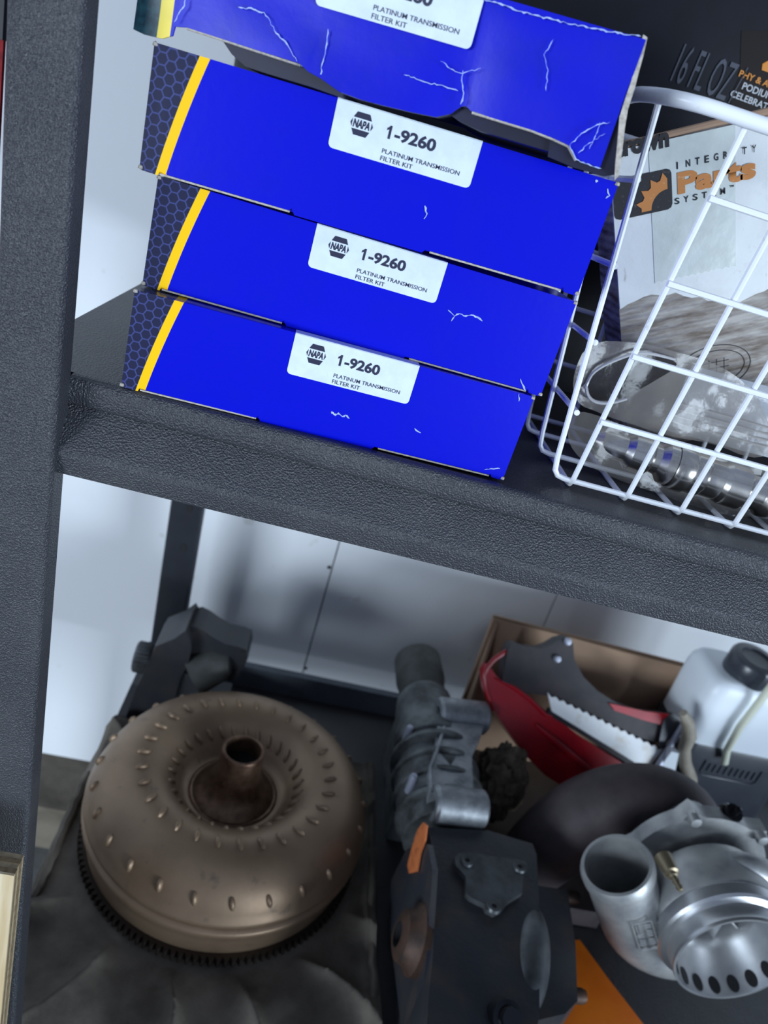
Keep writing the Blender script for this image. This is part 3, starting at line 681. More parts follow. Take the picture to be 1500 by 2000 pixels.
# ================================================================ TORQUE CONVERTER
TC = V((.133, .2955, -.575))
tc = thing('torque_converter', 'brown oxidised torque converter with central hub on dark cloth', 'torque converter', (TC.x, TC.y, TC.z - .062))
T0 = Matrix.Translation(TC)
prof_t = [(.152, -.058), (.158, -.050), (.1615, -.030), (.1630, -.0205), (.1658, -.0170), (.1664, -.0130), (.1652, -.0095), (.1588, -.0078), (.1588, -.0040), (.1648, -.0022), (.1658, .0008), (.1650, .0035), (.1630, .007), (.1610, .013), (.1560, .025), (.1480, .036), (.1370, .0455), (.1240, .0510), (.1120, .0530), (.1010, .0520), (.0900, .0480), (.0800, .0400), (.0710, .0290), (.0640, .0190), (.0590, .0130), (.0545, .0110), (.0520, .0115)]
prof_t = [(r, h + .000) for r, h in prof_t]
obj('shell', B().lathe(prof_t, T0, 120), 'bronze', tc, ang=60)
obj('hub', B().lathe([(.0530, .0112), (.0505, .0130), (.0480, .0125), (.0455, .0150), (.0405, .0185), (.0355, .0235), (.0315, .0300), (.0285, .0380), (.0265, .0460), (.0255, .0540), (.0250, .0755), (.0240, .0775), (.0208, .0775), (.0202, .0750), (.0198, .0300), (0, .0290)], T0, 64), 'hub', tc, ang=40)
obj('bore', B().lathe([(.0197, .0560), (0, .0550)], T0, 32), 'hole', tc)
ring = B(); NT_ = 130; inner = []; outer = []
pts_o = []
for k in range(NT_ * 4):
    a = 2 * PI * k / (NT_ * 4); ph = k % 4; r = .1660 if ph in (1, 2) else .1610
    pts_o.append((r * math.cos(a), r * math.sin(a)))
rings = [[(TC.x + x, TC.y + y, TC.z - .0620) for x, y in pts_o], [(TC.x + x, TC.y + y, TC.z - .0520) for x, y in pts_o]]
ring.loft(rings)
obj('ring_gear', ring, 'gear', tc, smooth=False)
def slope_at(r):
    for (ra, ha), (rb2, hb2) in zip(prof_t[4:], prof_t[5:]):
        if min(ra, rb2) <= r <= max(ra, rb2) and abs(ra - rb2) > 1e-6:
            return ha + (hb2 - ha) * (r - ra) / (rb2 - ra), math.atan2(hb2 - ha, rb2 - ra)
    return 0, 0
def dimples(r, n, ln, wd, hgt, name, off=0.0, skew=.0):
    o = B(); h, sl_ = slope_at(r); sl_ = math.atan(math.tan(sl_))
    for k in range(n):
        a = 2 * PI * k / n + off
        m = T0 @ Matrix.Rotation(a, 4, 'Z') @ Matrix.Translation((r, 0, h)) @ Matrix.Rotation(-sl_, 4, 'Y') @ Matrix.Rotation(skew, 4, 'Z')
        o.lathe([(0, 1), (.5, .85), (.85, .45), (1, -.2)], m @ Matrix.Diagonal((ln, wd, hgt, 1)), 10)
    return obj(name, o, 'bronze', tc, kind='stuff')
dimples(.1085, 30, .0085, .0034, .0042, 'vane_dimples', .05, .25)
dimples(.0745, 30, .0095, .0028, .0036, 'inner_vane_dimples', .1, .3)
dimples(.1565, 26, .0075, .0034, .0042, 'rim_dimples', .02, .2)

# ================================================================ CLOTH
ct = thing('cloth', 'dirty dark brown cloth spread under torque converter', 'cloth', (.14, .24, DK))
cx0, cx1, cy0, cy1 = -.056, .327, .030, .460
def cl(a, s):
    x = cx0 + (cx1 - cx0) * a; y = cy0 + (cy1 - cy0) * s
    d = math.hypot(x - TC.x, y - TC.y); k = max(0.0, min(1.0, (d - .172) / .035))
    ang = math.atan2(y - TC.y, x - TC.x)
    z = DK + .004 + k * (.0150 * (1 - abs(math.sin(ang * 7.5 + 1.6 * noise.noise(V((x * 9, y * 9, 1)))))) ** 2 + .009 * abs(noise.noise(V((x * 14, y * 14, 4)))))
    if x < -.046: z -= (-.046 - x) * 2.5
    e = .006 * noise.noise(V((y * 12, 0, 9)))
    return (x + e * (a < .02 or a > .98), y, z + (.004 if a > .965 else 0))
obj('fabric', B().grid(150, 150, cl), 'cloth', ct, ang=80)
obj('hem', B().tube([(cx1 - .004 + .004 * noise.noise(V((k * .7, 0, 2))), cy0 + (cy1 - cy0) * k / 30, DK + .010 + .004 * noise.noise(V((k * .9, 0, 5)))) for k in range(31)], .0045, 8), 'cloth', ct)
obj('hem', B().tube([(-.047 + .003 * noise.noise(V((k * .7, 3, 2))), cy0 + .02 + (.33 - cy0) * k / 30, DK + .009 + .004 * noise.noise(V((k * .8, 4, 5)))) for k in range(31)], .0060, 8), 'cloth', ct)

# ================================================================ BLACK CAST BRACKET BEHIND CONVERTER
br = thing('mounting_bracket', 'black cast bracket with ribbed knob beside rear post', 'bracket', (.04, .50, DK))
pts = [(-0.0135, -0.5255), (-0.0097, -0.5133), (0.0118, -0.4957), (0.0243, -0.4789), (0.0333, -0.4919), (0.037, -0.5064), (0.0359, -0.5347), (0.0298, -0.5586), (0.0284, -0.5817), (0.029, -0.6187), (0.0303, -0.6665), (-0.0461, -0.6859), (-0.0338, -0.6442), (-0.0263, -0.5911), (-0.0203, -0.5625), (-0.0159, -0.5436)]
obj('body', B().prism([(x, .47, max(z, DK + .0004)) for x, z in pts], (0, .07, 0)).bevel(.004), 'black_trim', br, ang=50)
pts = [(0.0171, -0.4982), (0.0246, -0.4842), (0.0351, -0.4798), (0.0469, -0.4836), (0.0623, -0.4917), (0.079, -0.4978), (0.0989, -0.4979), (0.1094, -0.5005), (0.1134, -0.5137), (0.1102, -0.5344), (0.1048, -0.5522), (0.0943, -0.5586), (0.0854, -0.5335), (0.0556, -0.5268), (0.0294, -0.5318)]
er = obj('flange', B().prism([(x, .485, z) for x, z in pts], (0, .05, 0)).bevel(.003), 'black_trim', br, ang=50)
for x, z in [(0.0321, -0.4858), (0.1038, -0.5039)]:
    obj('bolt_hole', B().lathe([(0, .0005), (.0035, 0)], axis_mtx((x, .4845, z), (0, -1, 0)), 12), 'hole', er)
kx, kz = [(-0.0183, -0.5641)][0]
kn = B(); N2 = 28
rings = []
for xx in (0, -.004, -.020, -.0225):
    rr_ = .0215 if xx in (-.004, -.020) else .019
    rings.append([(kx + xx, .505 + rr_ * (1 + (.05 if k % 2 else 0)) * math.cos(2 * PI * k / (N2 * 2)), kz + rr_ * (1 + (.05 if k % 2 else 0)) * math.sin(2 * PI * k / (N2 * 2))) for k in range(N2 * 2)])
obj('ribbed_knob', kn.loft(rings), 'cover', br)
c0 = V([(0.0451, 0.45, -0.5475)][0]); c1 = V([(0.0927, 0.47, -0.5201)][0])
obj('spigot', B().tube([c0 + V((0, .03, -.01)), c0.lerp(c1, .6) + V((0, .03, -.006)), c1 + V((0, .02, -.01))], [.030, .028, .016], 20), 'grey_tube', br)
obj('foot', B().box(-.02, .10, .475, .545, DK, DK + .035).bevel(.005), 'black_trim', br)

# ================================================================ ALUMINIUM TUBE HOUSING
ah = thing('aluminium_housing', 'grey tube and cast aluminium housing with two bosses', 'machine part', (.38, .42, DK))
e0, e1 = V((.371, .590, -.530)), V((.386, .31, -.545))
axm = axis_mtx(e0, e1 - e0)
obj('tube', B().lathe([(0, .001), (.033, 0), (.0365, .004), (.0370, .050), (.0345, .056), (.0345, .110), (.036, .112), (.036, .16)], axm, 40), 'grey_tube', ah, ang=30)
obj('housing', B().lathe([(.034, .085), (.040, .095), (.044, .12), (.046, .16), (.052, .175), (.052, .19), (.047, .195), (.047, .235), (.054, .24), (.054, .28), (.05, .29), (.05, .325), (0, .325)], axm, 36), 'alu_dirty', ah, ang=30)
for k in range(4):
    obj('rib', B().lathe([(.046, .200 + .030 * k), (.0575, .203 + .030 * k), (.0575, .209 + .030 * k), (.046, .212 + .030 * k)], axm, 36, closed=True), 'alu_dirty', ah)
B1 = [(0.3799, 0.43, -0.497), (0.45, 0.4398, -0.497)]; B2 = [(0.3606, 0.2699, -0.5), (0.4238, 0.2752, -0.5)]
for a, c, r in ((V(B1[0]), V(B1[1]), .0225), (V(B2[0]), V(B2[1]), .0225)):
    m = axis_mtx(a, c - a); ln = (c - a).length
    bs = obj('boss', B().lathe([(.009, .0), (.019, -.001), (r, .003), (r, ln - .003), (r - .003, ln), (0, ln)], m, 32), 'alu', ah, ang=30)
    obj('bolt_hole', B().lathe([(.0092, .0002), (.0085, .01), (0, .0105)], m, 20), 'hole', bs)
pl = [(0.3768, 0.4118), (0.4432, 0.4207), (0.4302, 0.3816), (0.4162, 0.352), (0.4085, 0.2858), (0.3556, 0.2765), (0.3559, 0.3122), (0.3674, 0.3536)]
obj('web_plate', B().prism([(x, y, -.490) for x, y in pl], (0, 0, -.06)).bevel(.004), 'alu', ah, ang=50)
rb_ = [(0.3825, 0.3922, -0.487), (0.3667, 0.3413, -0.487), (0.3564, 0.3126, -0.487), (0.3549, 0.2797, -0.487)]
obj('web_rib', B().tube(rb_, .0022, 8), 'alu', ah)
for x, y in [(0.3393, 0.393), (0.3396, 0.3075)]:
    obj('bolt', B().lathe([(0, .008), (.004, .007), (.005, .003), (.005, -.02)], Matrix.Translation((x, y, -.505)), 12), 'steel', ah)
obj('saddle', B().box(.345, .425, .34, .50, DK, -.575).bevel(.006), 'alu_dirty', ah)

# ================================================================ BLACK GEARBOX
gb = thing('gearbox', 'oily black cast gearbox with bolted cover plate', 'gearbox', (.42, .15, DK))
top = [(0.3534, 0.2388), (0.428, 0.2506), (0.48, 0.2428), (0.482, 0.2291), (0.4735, 0.1801), (0.4449, 0.048), (0.4301, 0.0116), (0.3318, -0.0006), (0.3395, 0.0513), (0.3468, 0.0908), (0.3511, 0.1286), (0.3581, 0.1832)]
obj('case', B().prism([(x, y, -.505) for x, y in top], (0, 0, DK + .507)).bevel(.005, 2), 'black_cast', gb, ang=45)
rt = [(0.4807, 0.2066), (0.5231, 0.208), (0.5153, 0.143), (0.5005, 0.0811), (0.4839, 0.0667), (0.4479, 0.0549)]
obj('side_case', B().prism([(x, y, -.528) for x, y in rt], (0, 0, DK + .53)).bevel(.004, 2), 'black_cast', gb, ang=45)
ss = [V(p) for p in [(0.4648, 0.1742, -0.52), (0.4541, 0.1125, -0.52), (0.439, 0.0605, -0.52)]]
rb2 = B(); bmesh.ops.create_icosphere(rb2.bm, subdivisions=4, radius=1.0)
rdir = (ss[2] - ss[0]); rb2.move(lambda v: ss[1] + rdir * (.52 * v.y) + V((.021 * v.x, 0, .022 * v.z)))
obj('rounded_rib', rb2, 'cover', gb)
cv = [(0.3783, 0.1884), (0.3784, 0.1988), (0.3844, 0.2053), (0.3954, 0.2089), (0.4222, 0.209), (0.4496, 0.2111), (0.4621, 0.2103), (0.4641, 0.2027), (0.4552, 0.188), (0.45, 0.1683), (0.4313, 0.1541), (0.4227, 0.1433), (0.4141, 0.1383), (0.4058, 0.1414), (0.4044, 0.147), (0.3897, 0.1525), (0.3858, 0.1565), (0.3883, 0.1765)]
cvo = obj('cover_plate', B().prism([(x, y, -.4985) for x, y in cv], (0, 0, -.0085)).bevel(.0015), 'cover', gb, ang=45)
for x, y in [(0.3917, 0.1961), (0.4531, 0.2004), (0.4144, 0.1457)]:
    obj('bolt_seat', B().lathe([(.0025, -.001), (.0030, .001), (.0068, .0012), (.0080, -.002)], Matrix.Translation((x, y, -.4975)), 18), 'cover', cvo)
    obj('bolt_hole', B().lathe([(0, .0004), (.0030, .0004)], Matrix.Translation((x, y, -.4975)), 12), 'hole', cvo)
fx = .345
fy_, fz_ = [(0.1242, -0.5381)][0]
fm = axis_mtx((fx + .006, fy_, fz_), (-1, .05, .12))
fo = obj('output_flange', B().lathe([(.012, .030), (.0165, .030), (.024, .026), (.027, .018), (.034, .012), (.034, .002)], fm, 36), 'rust', gb, ang=30)
obj('spline_hole', B().lathe([(.0125, .0300), (.011, .006), (0, .006)], fm, 24), 'hole', fo)
lf = [(0.1984, -0.4864), (0.1605, -0.4788), (0.1242, -0.4996), (0.0835, -0.5244), (0.0529, -0.5521), (0.0851, -0.6085), (0.1597, -0.6263), (0.2245, -0.6397), (0.2608, -0.6239), (0.2516, -0.5586)]
obj('left_face', B().prism([(.350, y, z) for y, z in lf], (-.006, 0, 0)).bevel(.002), 'black_cast', gb)
og = [(0.2268, -0.4861), (0.2136, -0.4758), (0.2021, -0.4845), (0.2, -0.5042), (0.1893, -0.5183), (0.2087, -0.5461), (0.2223, -0.5497), (0.2305, -0.5295), (0.2348, -0.5082)]
obj('gasket', B().prism([(.3425, y, z) for y, z in og], (-.0015, 0, 0)), 'orange_paint', gb, smooth=False)
for x, y, z in [(0.5384, 0.2144, -0.545), (0.5131, 0.0981, -0.545)]:
    obj('bolt', B().lathe([(0, .008), (.006, .007), (.0075, .003), (.0075, -.01)], axis_mtx((x, y, z), (1, 0, .1)), 12), 'rust', gb)
x, y, z = [(0.4071, 0.0376, -0.5)][0]
obj('oil_fitting', B().lathe([(0, .020), (.009, .020), (.010, .016), (.010, .010), (.014, .009), (.014, -.01)], axis_mtx((x, y, z), (0, -.6, .8)), 20), 'black_fit', gb)

# ================================================================ RAG
def crumple(name, label, cat, c, sx, sy, sz, m, seed):
    o = B(); bmesh.ops.create_icosphere(o.bm, subdivisions=5, radius=1.0)
    for v in o.bm.verts:
        n = v.co.normalized(); k = 1 + .28 * noise.noise(n * 2.3 + V((seed, 0, 0))) + .20 * (1 - abs(noise.noise(n * 4.1 + V((0, seed, 0)))) * 2.2)
        v.co = V((n.x * sx * k, n.y * sy * k, n.z * sz * k)) + V(c)
    zmin = min(v.co.z for v in o.bm.verts)
    for v in o.bm.verts: v.co.z += DK + .0005 - zmin
    r = obj(name, o, m, None, ang=80); return tag(r, label, cat)
crumple('rag', 'dark brown rag bunched beside cast aluminium housing', 'rag', (.487, .400, -.56), .032, .032, .055, 'rag', 3.0)

# ================================================================ TURBOCHARGER
VC = V((.659, .178, -.475)); OU = V((-.57, 0, .82)).normalized(); ON = V((OU.z, 0, -OU.x))   # ON points from the tube towards the axis
ON = V((.82, 0, .57)).normalized()
tb = thing('turbocharger', 'cast aluminium turbocharger with brown iron turbine housing', 'turbocharger', (VC.x, VC.y, DK))
T1 = VC - ON * .082                                       # where the scroll runs out into the outlet tube
path = []; rad = []
ang0 = math.atan2((T1 - VC).z, (T1 - VC).x)
NS = 44
for k in range(NS + 1):                                   # scroll, growing towards the outlet
    f = k / NS; a = ang0 + 2 * PI * .70 * (1 - f)
    R_ = .050 + .032 * f ** .5; path.append(VC + V((math.cos(a) * R_, 0, math.sin(a) * R_))); rad.append(.007 + .029 * f ** .6)
for k in range(1, 9):
    path.append(T1 + OU * (.094 * k / 8)); rad.append(.0365)
path[-1] = T1 + OU * .094
comp = B().tube(path, rad, 28, caps=False)
comp.lathe([(.0365, .078), (.0385, .080), (.0390, .090), (.0370, .0945), (.0335, .0945), (.0325, .090), (.0320, -.01), (0, -.012)], axis_mtx(T1, OU), 40)
NYM = axis_mtx(VC, (0, -1, 0))
comp.lathe([(.064, -.022), (.070, .0), (.070, .022), (.068, .028), (.066, .032)], NYM, 64)
obj('compressor_housing', comp, 'turbo_alu', tb, ang=40)
# inlet with port holes around the bell
NH = 18
inl = B()
inl.lathe([(.0670, .026), (.0690, .030), (.0690, .042), (.0670, .045), (.0610, .047), (.0605, .058), (.0620, .063), (.0615, .066), (.0590, .066), (.0578, .063), (.0555, .048), (.0450, .024), (.0410, .010), (.0410, -.004)], NYM, 88)
inlet = obj('inlet', inl, 'machined', tb, ang=25)
for k in range(NH):
    a = 2 * PI * k / NH
    m = NYM @ Matrix.Rotation(a, 4, 'Z') @ Matrix.Translation((.0562, 0, .0550)) @ Matrix.Rotation(PI / 2 + .16, 4, 'Y')
    obj('port_hole', B().lathe([(0, .0006), (1, .0006)], m @ Matrix.Diagonal((.0088, .0058, -1, 1)), 14), 'hole', inlet)
wh = B().lathe([(0, .020), (.008, .018), (.012, .004), (.038, -.004)], NYM, 24)
wheel = obj('wheel_hub', wh, 'machined', tb)
for k in range(9):
    a = 2 * PI * k / 9; o = B(); m = NYM @ Matrix.Rotation(a, 4, 'Z')
    o.grid(6, 4, lambda p, s: m @ V((.010 + .028 * p, .012 * s * (1 - .3 * p) + .004 * p, -.002 + .020 * s * (1 - .2 * p)))); obj('blade', o.thick(.0008), 'machined', wheel)
bp = B(); NL = 6; ptsb = []
for k in range(72):
    a = 2 * PI * k / 72; lob = max(0, math.cos(NL * a + .5)) ** 6; r = .082 + .012 * lob
    ptsb.append((r * math.cos(a), r * math.sin(a)))
bp.prism([NYM @ V((x, y, -.040)) for x, y in ptsb], (0, .018, 0)).bevel(.002)
obj('backplate', bp, 'turbo_alu', tb, ang=40)
for k in range(NL):
    a = (2 * PI * k - .5) / NL
    obj('bolt', B().lathe([(0, .004), (.006, .003), (.007, 0), (.007, -.01)], NYM @ Matrix.Translation((.085 * math.cos(a), .085 * math.sin(a), -.034)), 12), 'turbo_alu', tb)
obj('bearing_housing', B().lathe([(.062, -.050), (.056, -.066), (.046, -.080), (.046, -.110), (.046, -.118)], NYM, 40), 'turbo_alu', tb)
TH = VC + V((-.018, .125, -.055)); ring_p = []; ring_r = []
for dx, dz, rr2 in ((-.120, -.085, .040), (-.112, -.055, .044), (-.098, -.020, .047), (-.076, .022, .048), (-.042, .054, .047), (0, .066, .045), (.040, .056, .042), (.066, .028, .038), (.074, -.010, .034), (.060, -.046, .030), (.028, -.066, .027)):
    ring_p.append(TH + V((dx, 0, dz))); ring_r.append(rr2)
ring_p, ring_r = resample(ring_p, ring_r, 40)
tu = B().tube(ring_p, ring_r, 28); tu.lathe([(0, .03), (.05, .03), (.062, .0), (.05, -.04), (.045, -.06), (0, -.06)], axis_mtx(TH, (0, -1, 0)), 40)
obj('turbine_housing', tu, 'iron', tb, ang=50)
obj('turbine_foot', B().box(TH.x - .125, TH.x - .02, TH.y - .045, TH.y + .045, DK + .002, DK + .030).bevel(.003), 'iron', tb)
# vacuum nipple, oil fitting, cast lettering plate
np_ = V([(0.5631, 0.135, -0.398)][0]); nd = (V([(0.5642, 0.11, -0.396)][0]) - np_).normalized()
obj('nipple', B().lathe([(.009, -.020), (.0075, 0), (.0048, .001), (.0048, .004), (.0032, .005), (.0032, .008), (.0040, .009), (.0028, .013), (.0028, .015), (.0036, .016), (.0022, .020), (0, .0205)], axis_mtx(np_, nd), 20), 'brass', tb, ang=25)
of = V([(0.6707, 0.235, -0.4085)][0])
obj('oil_fitting', B().lathe([(.009, -.045), (.009, .0), (.0125, .002), (.0135, .012), (.0125, .016), (.0100, .018), (.0100, .022), (.0040, .022), (.0035, .030), (0, .031)], axis_mtx(of, (.1, -.35, .93)), 12), 'black_fit', tb, smooth=False)
PM = T1 + OU * .028 + V((.004, -.0392, .004)); ld = OU; lu = V((-.82, .05, -.57)).normalized()
pt = B(); wv = ld * .0225; hv = lu * .0100
fr = [PM - wv - hv, PM + wv - hv, PM + wv + hv, PM - wv + hv]
for a, c in zip(fr, fr[1:] + fr[:1]): pt.tube([a, c], .0009, 6)
obj('cast_frame', pt, 'turbo_alu', tb)
rl_ = random.Random(11); cl_ = B()
for row, zz in ((0, .0048), (1, -.0048)):
    for k in range(6):
        c = PM + ld * (-.019 + .0068 * k) + lu * zz
        if row == 0 and k > 3: cl_.tube([c - ld * .003 + lu * .002, c + ld * .004 + lu * .002], .0006, 5); cl_.tube([c - ld * .003 - lu * .001, c + ld * .004 - lu * .001], .0006, 5); continue
        cl_.tube([c - ld * .0018 - lu * .003, c - ld * .0018 + lu * .003], .0008, 5); cl_.tube([c - ld * .0018 + lu * .003 * (1 if k % 2 else -1), c + ld * .0018 + lu * .003 * (1 if k % 3 else 0)], .0008, 5)
        if k % 2: cl_.tube([c + ld * .0018 - lu * .003, c + ld * .0018 + lu * .003], .0008, 5)
obj('cast_lettering', cl_, 'turbo_alu', tb)

# ================================================================ ORANGE TRAY, CARDBOARD, SAW, TANK ...
ot = obj('plastic_tray', B().prism([(x, y, DK + .0005) for x, y in [(0.5559, 0.222), (0.5861, 0.2296), (0.6108, 0.1833), (0.6374, 0.1379), (0.6503, 0.116), (0.5194, 0.0993)]], (0, 0, .012)).bevel(.002), 'orange_plastic'); tag(ot, 'bright orange plastic tray between gearbox and turbocharger', 'tray')
cbd = thing('cardboard_sheet', 'brown cardboard carton panel standing before white wall', 'cardboard', (.63, .55, DK))
ck = [(0.4507, -0.4068), (0.8284, -0.4192), (0.4566, -0.6002)]
xa, xb, zt = ck[0][0], ck[1][0] + .03, ck[0][1]
fr_ = B().grid(40, 10, lambda a, s: (xa + (xb - xa) * a, .548 + .010 * s + .006 * abs(a - .62) + .002 * noise.noise(V((a * 5, s * 2, 0))), DK + (zt - DK) * s - .012 * a)); fr_.thick(.004)
obj('front_panel', fr_, 'cardboard', cbd, ang=60)
bk_ = B().grid(20, 4, lambda a, s: (xa + .002 + (xb - xa) * a, .560 + .012 * s, DK + (zt - DK - .002) * s - .012 * a)); bk_.thick(.004)
obj('back_panel', bk_, 'cardboard', cbd, ang=60)
obj('rim_edge', B().tube([(xa + (xb - xa) * a / 20, .5575 + .006 * abs(a / 20 - .62), zt - .012 * a / 20 - .0006) for a in range(21)], .0028, 6), 'cardboard_edge', cbd)
obj('left_flap', B().prism([(xa + .004, .548, DK), (xa - .012, .50, DK), (xa - .002, .515, DK + .115), (xa + .004, .555, zt - .005)], (.004, 0, 0)), 'cardboard', cbd)

SO = V((.6, .45, -.5)); SU = V((1, 0, 0)); SV = V((0, .45, .89)).normalized(); SN = SU.cross(SV)    # SN faces the viewer's side
def sp(p, d=0.0): return SO + SU * p[0] + SV * p[1] + SN * d
sw_ = thing('bow_saw', 'red and black hand saw with white serrated blade', 'saw', (.60, .42, DK))
def plate(name, pts, d0, d1, m, bev=.003, parent=None):
    return obj(name, B().prism([sp(p, d0) for p in pts], SN * (d1 - d0)).bevel(bev, 2), m, parent or sw_, ang=50)
plate('grip', [(-0.1412, 0.0943), (-0.1384, 0.1052), (-0.1318, 0.1095), (-0.1202, 0.1061), (-0.0945, 0.1086), (-0.0811, 0.1173), (-0.0708, 0.1269), (-0.0581, 0.1326), (-0.0501, 0.1254), (-0.0437, 0.1044), (-0.0247, 0.0831), (0.001, 0.0675), (0.0311, 0.0572), (0.0765, 0.0513), (0.1146, 0.0544), (0.1269, 0.0433), (0.1188, 0.0146), (0.0767, 0.0154), (0.002, 0.0291), (-0.0425, 0.038), (-0.0725, 0.0467), (-0.1103, 0.0435), (-0.1388, 0.0508)], -.014, .014, 'black_grip', .006)
rdpts = [(-0.1642, 0.0588), (-0.1607, 0.0697), (-0.1473, 0.0579), (-0.1272, 0.0503), (-0.085, 0.0339), (-0.0505, 0.0187), (-0.0069, -0.0008), (0.0361, -0.0162), (0.0672, -0.0267), (0.0864, -0.0409), (0.0401, -0.085), (0.0039, -0.0813), (-0.0471, -0.0629), (-0.0834, -0.0391), (-0.1176, -0.0106), (-0.1412, 0.0124), (-0.1554, 0.0343)]
plate('shell', rdpts, -.022, .010, 'red_plastic', .008)
obj('shell_rim', B().tube([sp(p, .008) for p in [(-0.1405, 0.0945), (-0.1554, 0.0796), (-0.1629, 0.0663), (-0.1643, 0.0558), (-0.1558, 0.0357), (-0.1395, 0.0113)]], .0035, 8), 'red_plastic', sw_)
obj('shell_ridge', B().tube([sp(p, .0125) for p in [(-0.1495, 0.0545), (-0.1189, 0.0476), (-0.0933, 0.0366), (-0.0663, 0.02), (-0.0523, 0.0198)]], [.001, .0035, .0035, .003, .001], 10), 'red_plastic', sw_)
obj('shell_ridge', B().tube([sp(p, .0125) for p in [(-0.0781, 0.0044), (-0.043, -0.0137), (-0.0163, -0.0277), (0.0098, -0.039), (0.0208, -0.0458)]], [.002, .005, .005, .004, .002], 10), 'red_plastic', sw_)
plate('back_bead', [(0.0197, 0.0549), (0.0758, 0.0542), (0.1139, 0.0573), (0.1209, 0.0481), (0.1114, 0.0402), (0.0788, 0.0413), (0.0296, 0.0465)], .012, .017, 'red_plastic', .0015)
b0, b1 = [(-0.072, 0.0512), (0.1124, 0.0074)]; b2, b3 = [(0.0958, -0.0257), (-0.0602, 0.0271)]
tooth = []
for k in range(31):
    f = k / 30; tooth.append((b0[0] + (b1[0] - b0[0]) * f, b0[1] + (b1[1] - b0[1]) * f - (.0035 if k % 2 else 0)))
plate('blade', tooth + [b2, b3], .014, .018, 'blade', .0005)
plate('blade_back', [(-0.0641, 0.0307), (0.0936, -0.0232), (0.0906, -0.0312), (-0.0651, 0.0217)], .006, .014, 'black_grip', .002)
br0, br1 = [(0.1015, -0.0299), (0.1321, 0.0488)]
obj('tension_pin', B().tube([sp(br0, .024), sp(br1, .024)], .0046, 14), 'steel', sw_)
for p in [(-0.059, 0.1265), (-0.0685, 0.1)]:
    obj('screw', B().lathe([(0, .004), (.004, .0035), (.0055, 0), (.0055, -.004)], axis_mtx(sp(p, .016), SN), 14), 'steel', sw_)
plate('clamp', [(0.1032, 0.0476), (0.1148, 0.0605), (0.1343, 0.0538), (0.1362, 0.024), (0.1186, 0.0086), (0.1037, 0.0102)], .010, .020, 'black_cast', .003)

tk = thing('plastic_tank', 'white plastic tank with black cap and black lower casing', 'tank', (.79, .45, DK))
TKX, TKY = .830, .493
def tring(z, k=1.0): return rect_ring(TKX, TKY, 0.090 * k, .050 * k, z, .024 * k)
obj('tank', B().loft([tring(-.470), tring(-.46), tring(-.386), tring(-.372, .97), tring(-.364, .90), tring(-.361, .8)]), 'white_plastic', tk, ang=60)
cs2 = obj('casing', B().loft([tring(DK, .96), tring(DK + .01, 1.04), tring(-.495, 1.04), tring(-.476, 1.035), tring(-.468, 1.0)]), 'black_plastic', tk, ang=60)
obj('embossed_frame', B().tube([(TKX - .045, TKY - .0528, -.492), (TKX - .045, TKY - .0528, -.512), (TKX - .040, TKY - .0528, -.518), (TKX + .040, TKY - .0528, -.518), (TKX + .045, TKY - .0528, -.512), (TKX + .045, TKY - .0528, -.492)], .0012, 6), 'black_plastic', cs2)
for k in range(9): obj('embossed_bar', B().tube([(TKX - .036 + .009 * k, TKY - .0528, -.496), (TKX - .036 + .009 * k, TKY - .0528, -.510)], .0010, 6), 'black_plastic', cs2)
cpx, cpz = [(0.7797, -0.3286)][0]
cap = []
CM = Matrix.Translation((.803, .482, -.364)) @ Matrix.Rotation(.12, 4, 'X')
obj('cap', B().lathe([(.0330, 0), (.0345, .004), (.0345, .030), (.0320, .034), (.022, .035), (.020, .032), (0, .031)], CM, 36), 'black_plastic', tk, ang=40)
hp = [V(p) for p in [(0.8121, 0.432, -0.3054), (0.8063, 0.432, -0.3375), (0.8024, 0.432, -0.3744), (0.797, 0.432, -0.4175), (0.7986, 0.432, -0.4601), (0.8059, 0.432, -0.4828)]]
obj('hose', B().tube(hp, .0052, 12), 'hose', tk)

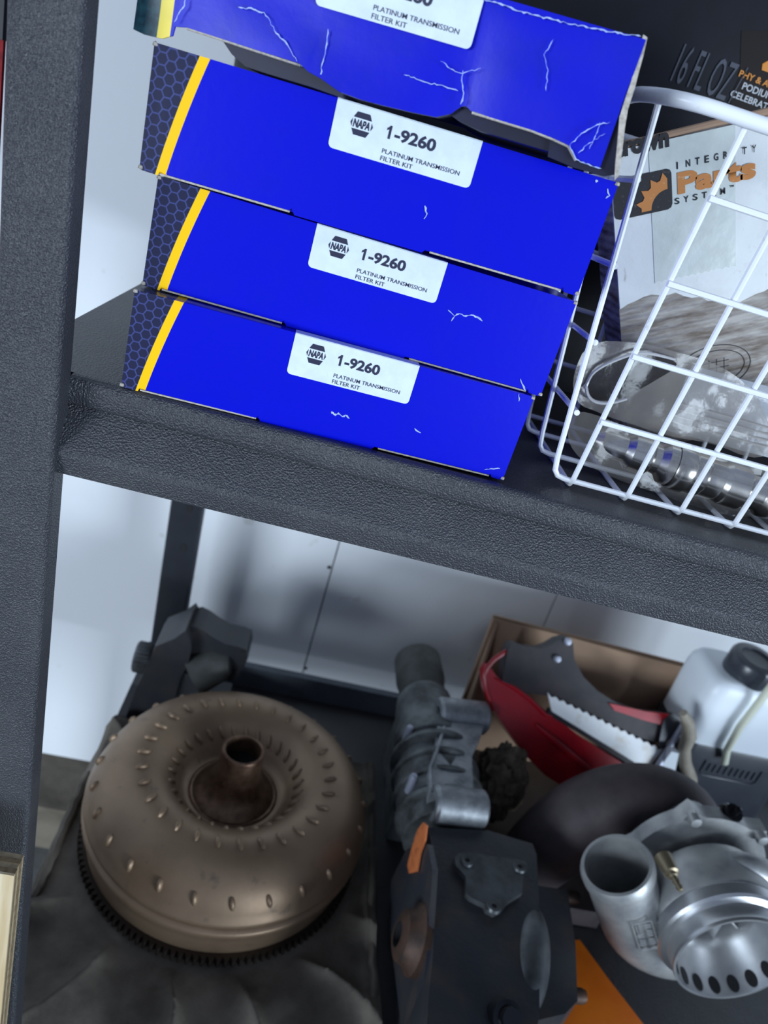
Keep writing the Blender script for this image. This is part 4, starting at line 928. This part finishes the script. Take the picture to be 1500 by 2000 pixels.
stp = thing('rubber_strap', 'beige rubber strap standing beside white plastic tank', 'strap', (.70, .42, DK))
sp_pts = [(0.7054, 0.428, -0.4113), (0.7201, 0.428, -0.426), (0.7318, 0.428, -0.4474), (0.7344, 0.428, -0.4697), (0.7473, 0.428, -0.4937), (0.7671, 0.428, -0.5186), (0.7769, 0.428, -0.5426), (0.8054, 0.428, -0.5922)]
obj('band', B().tube(sp_pts + [(sp_pts[-1][0] + .004, .428, DK + .009)], [.006, .009, .010, .009, .009, .010, .011, .010, .009], 12), 'beige', stp)
rg = [(0.7292, 0.44, -0.4785)][0]
obj('ring', B().tube([(rg[0] + .012 * math.cos(2 * PI * k / 20), rg[1], rg[2] + .012 * math.sin(2 * PI * k / 20)) for k in range(20)], .0035, 8, closed=True), 'beige', stp)
wp = [(0.7096, -0.5051), (0.7137, -0.473), (0.7252, -0.474), (0.7349, -0.5086), (0.7294, -0.5139)]
wt = obj('plastic_tag', B().prism([(x, .42, z) for x, z in wp] , (0, .012, 0)).bevel(.002), 'white_plastic'); tag(wt, 'small pale plastic tag beside saw tension pin', 'tag')

# ================================================================ PLYWOOD, STRAP, PAPER
py = thing('plywood_board', 'pale plywood offcut standing on end against the upright', 'board', (-.14, -.061, FZ))
PX1, PZ1 = .0115, -.2815
obj('face_veneer', B().box(-.30, PX1, -.0650, -.0635, FZ, PZ1), 'ply_face', py, smooth=False)
for k, (a, c) in enumerate(((-.0635, -.0602), (-.0602, -.0569), (-.0569, -.0536), (-.0536, -.0503))):
    obj('ply_layer', B().box(-.30, PX1 - .0003 * (k % 2), a, c, FZ, PZ1 - .0004 * (k % 2)), 'ply_edge_a' if k % 2 else 'ply_edge_b', py, smooth=False)
rs = thing('lashing_strap', 'red woven strap hanging outside the front upright', 'strap', (-.066, .02, .05))
obj('webbing', B().box(-.076, -.0512, .012, .0145, -.06, .142), 'red_strap', rs)
obj('buckle', B().box(-.080, -.0508, .010, .017, .138, .160).bevel(.002), 'black_trim', rs)
hk = B().tube([(-.066, .0145, .15), (-.066, .0145, .168), (-.058, .0135, .176), (-.0505, .0125, .170)], .0025, 8); obj('hook', hk, 'steel', rs)
psx = [(-0.0073, 0.0617), (0.0113, 0.0615)]
ps = B().grid(8, 6, lambda a, s: (psx[0][0] + .004 + .030 * a, psx[0][1] - .030 + .036 * s, DK + .0030 + .002 * noise.noise(V((a * 3, s * 3, 1))))); ps.thick(.0004)
po = obj('paper_scrap', ps, 'paper_scrap'); tag(po, 'small pale blue paper scrap by cloth corner', 'paper')
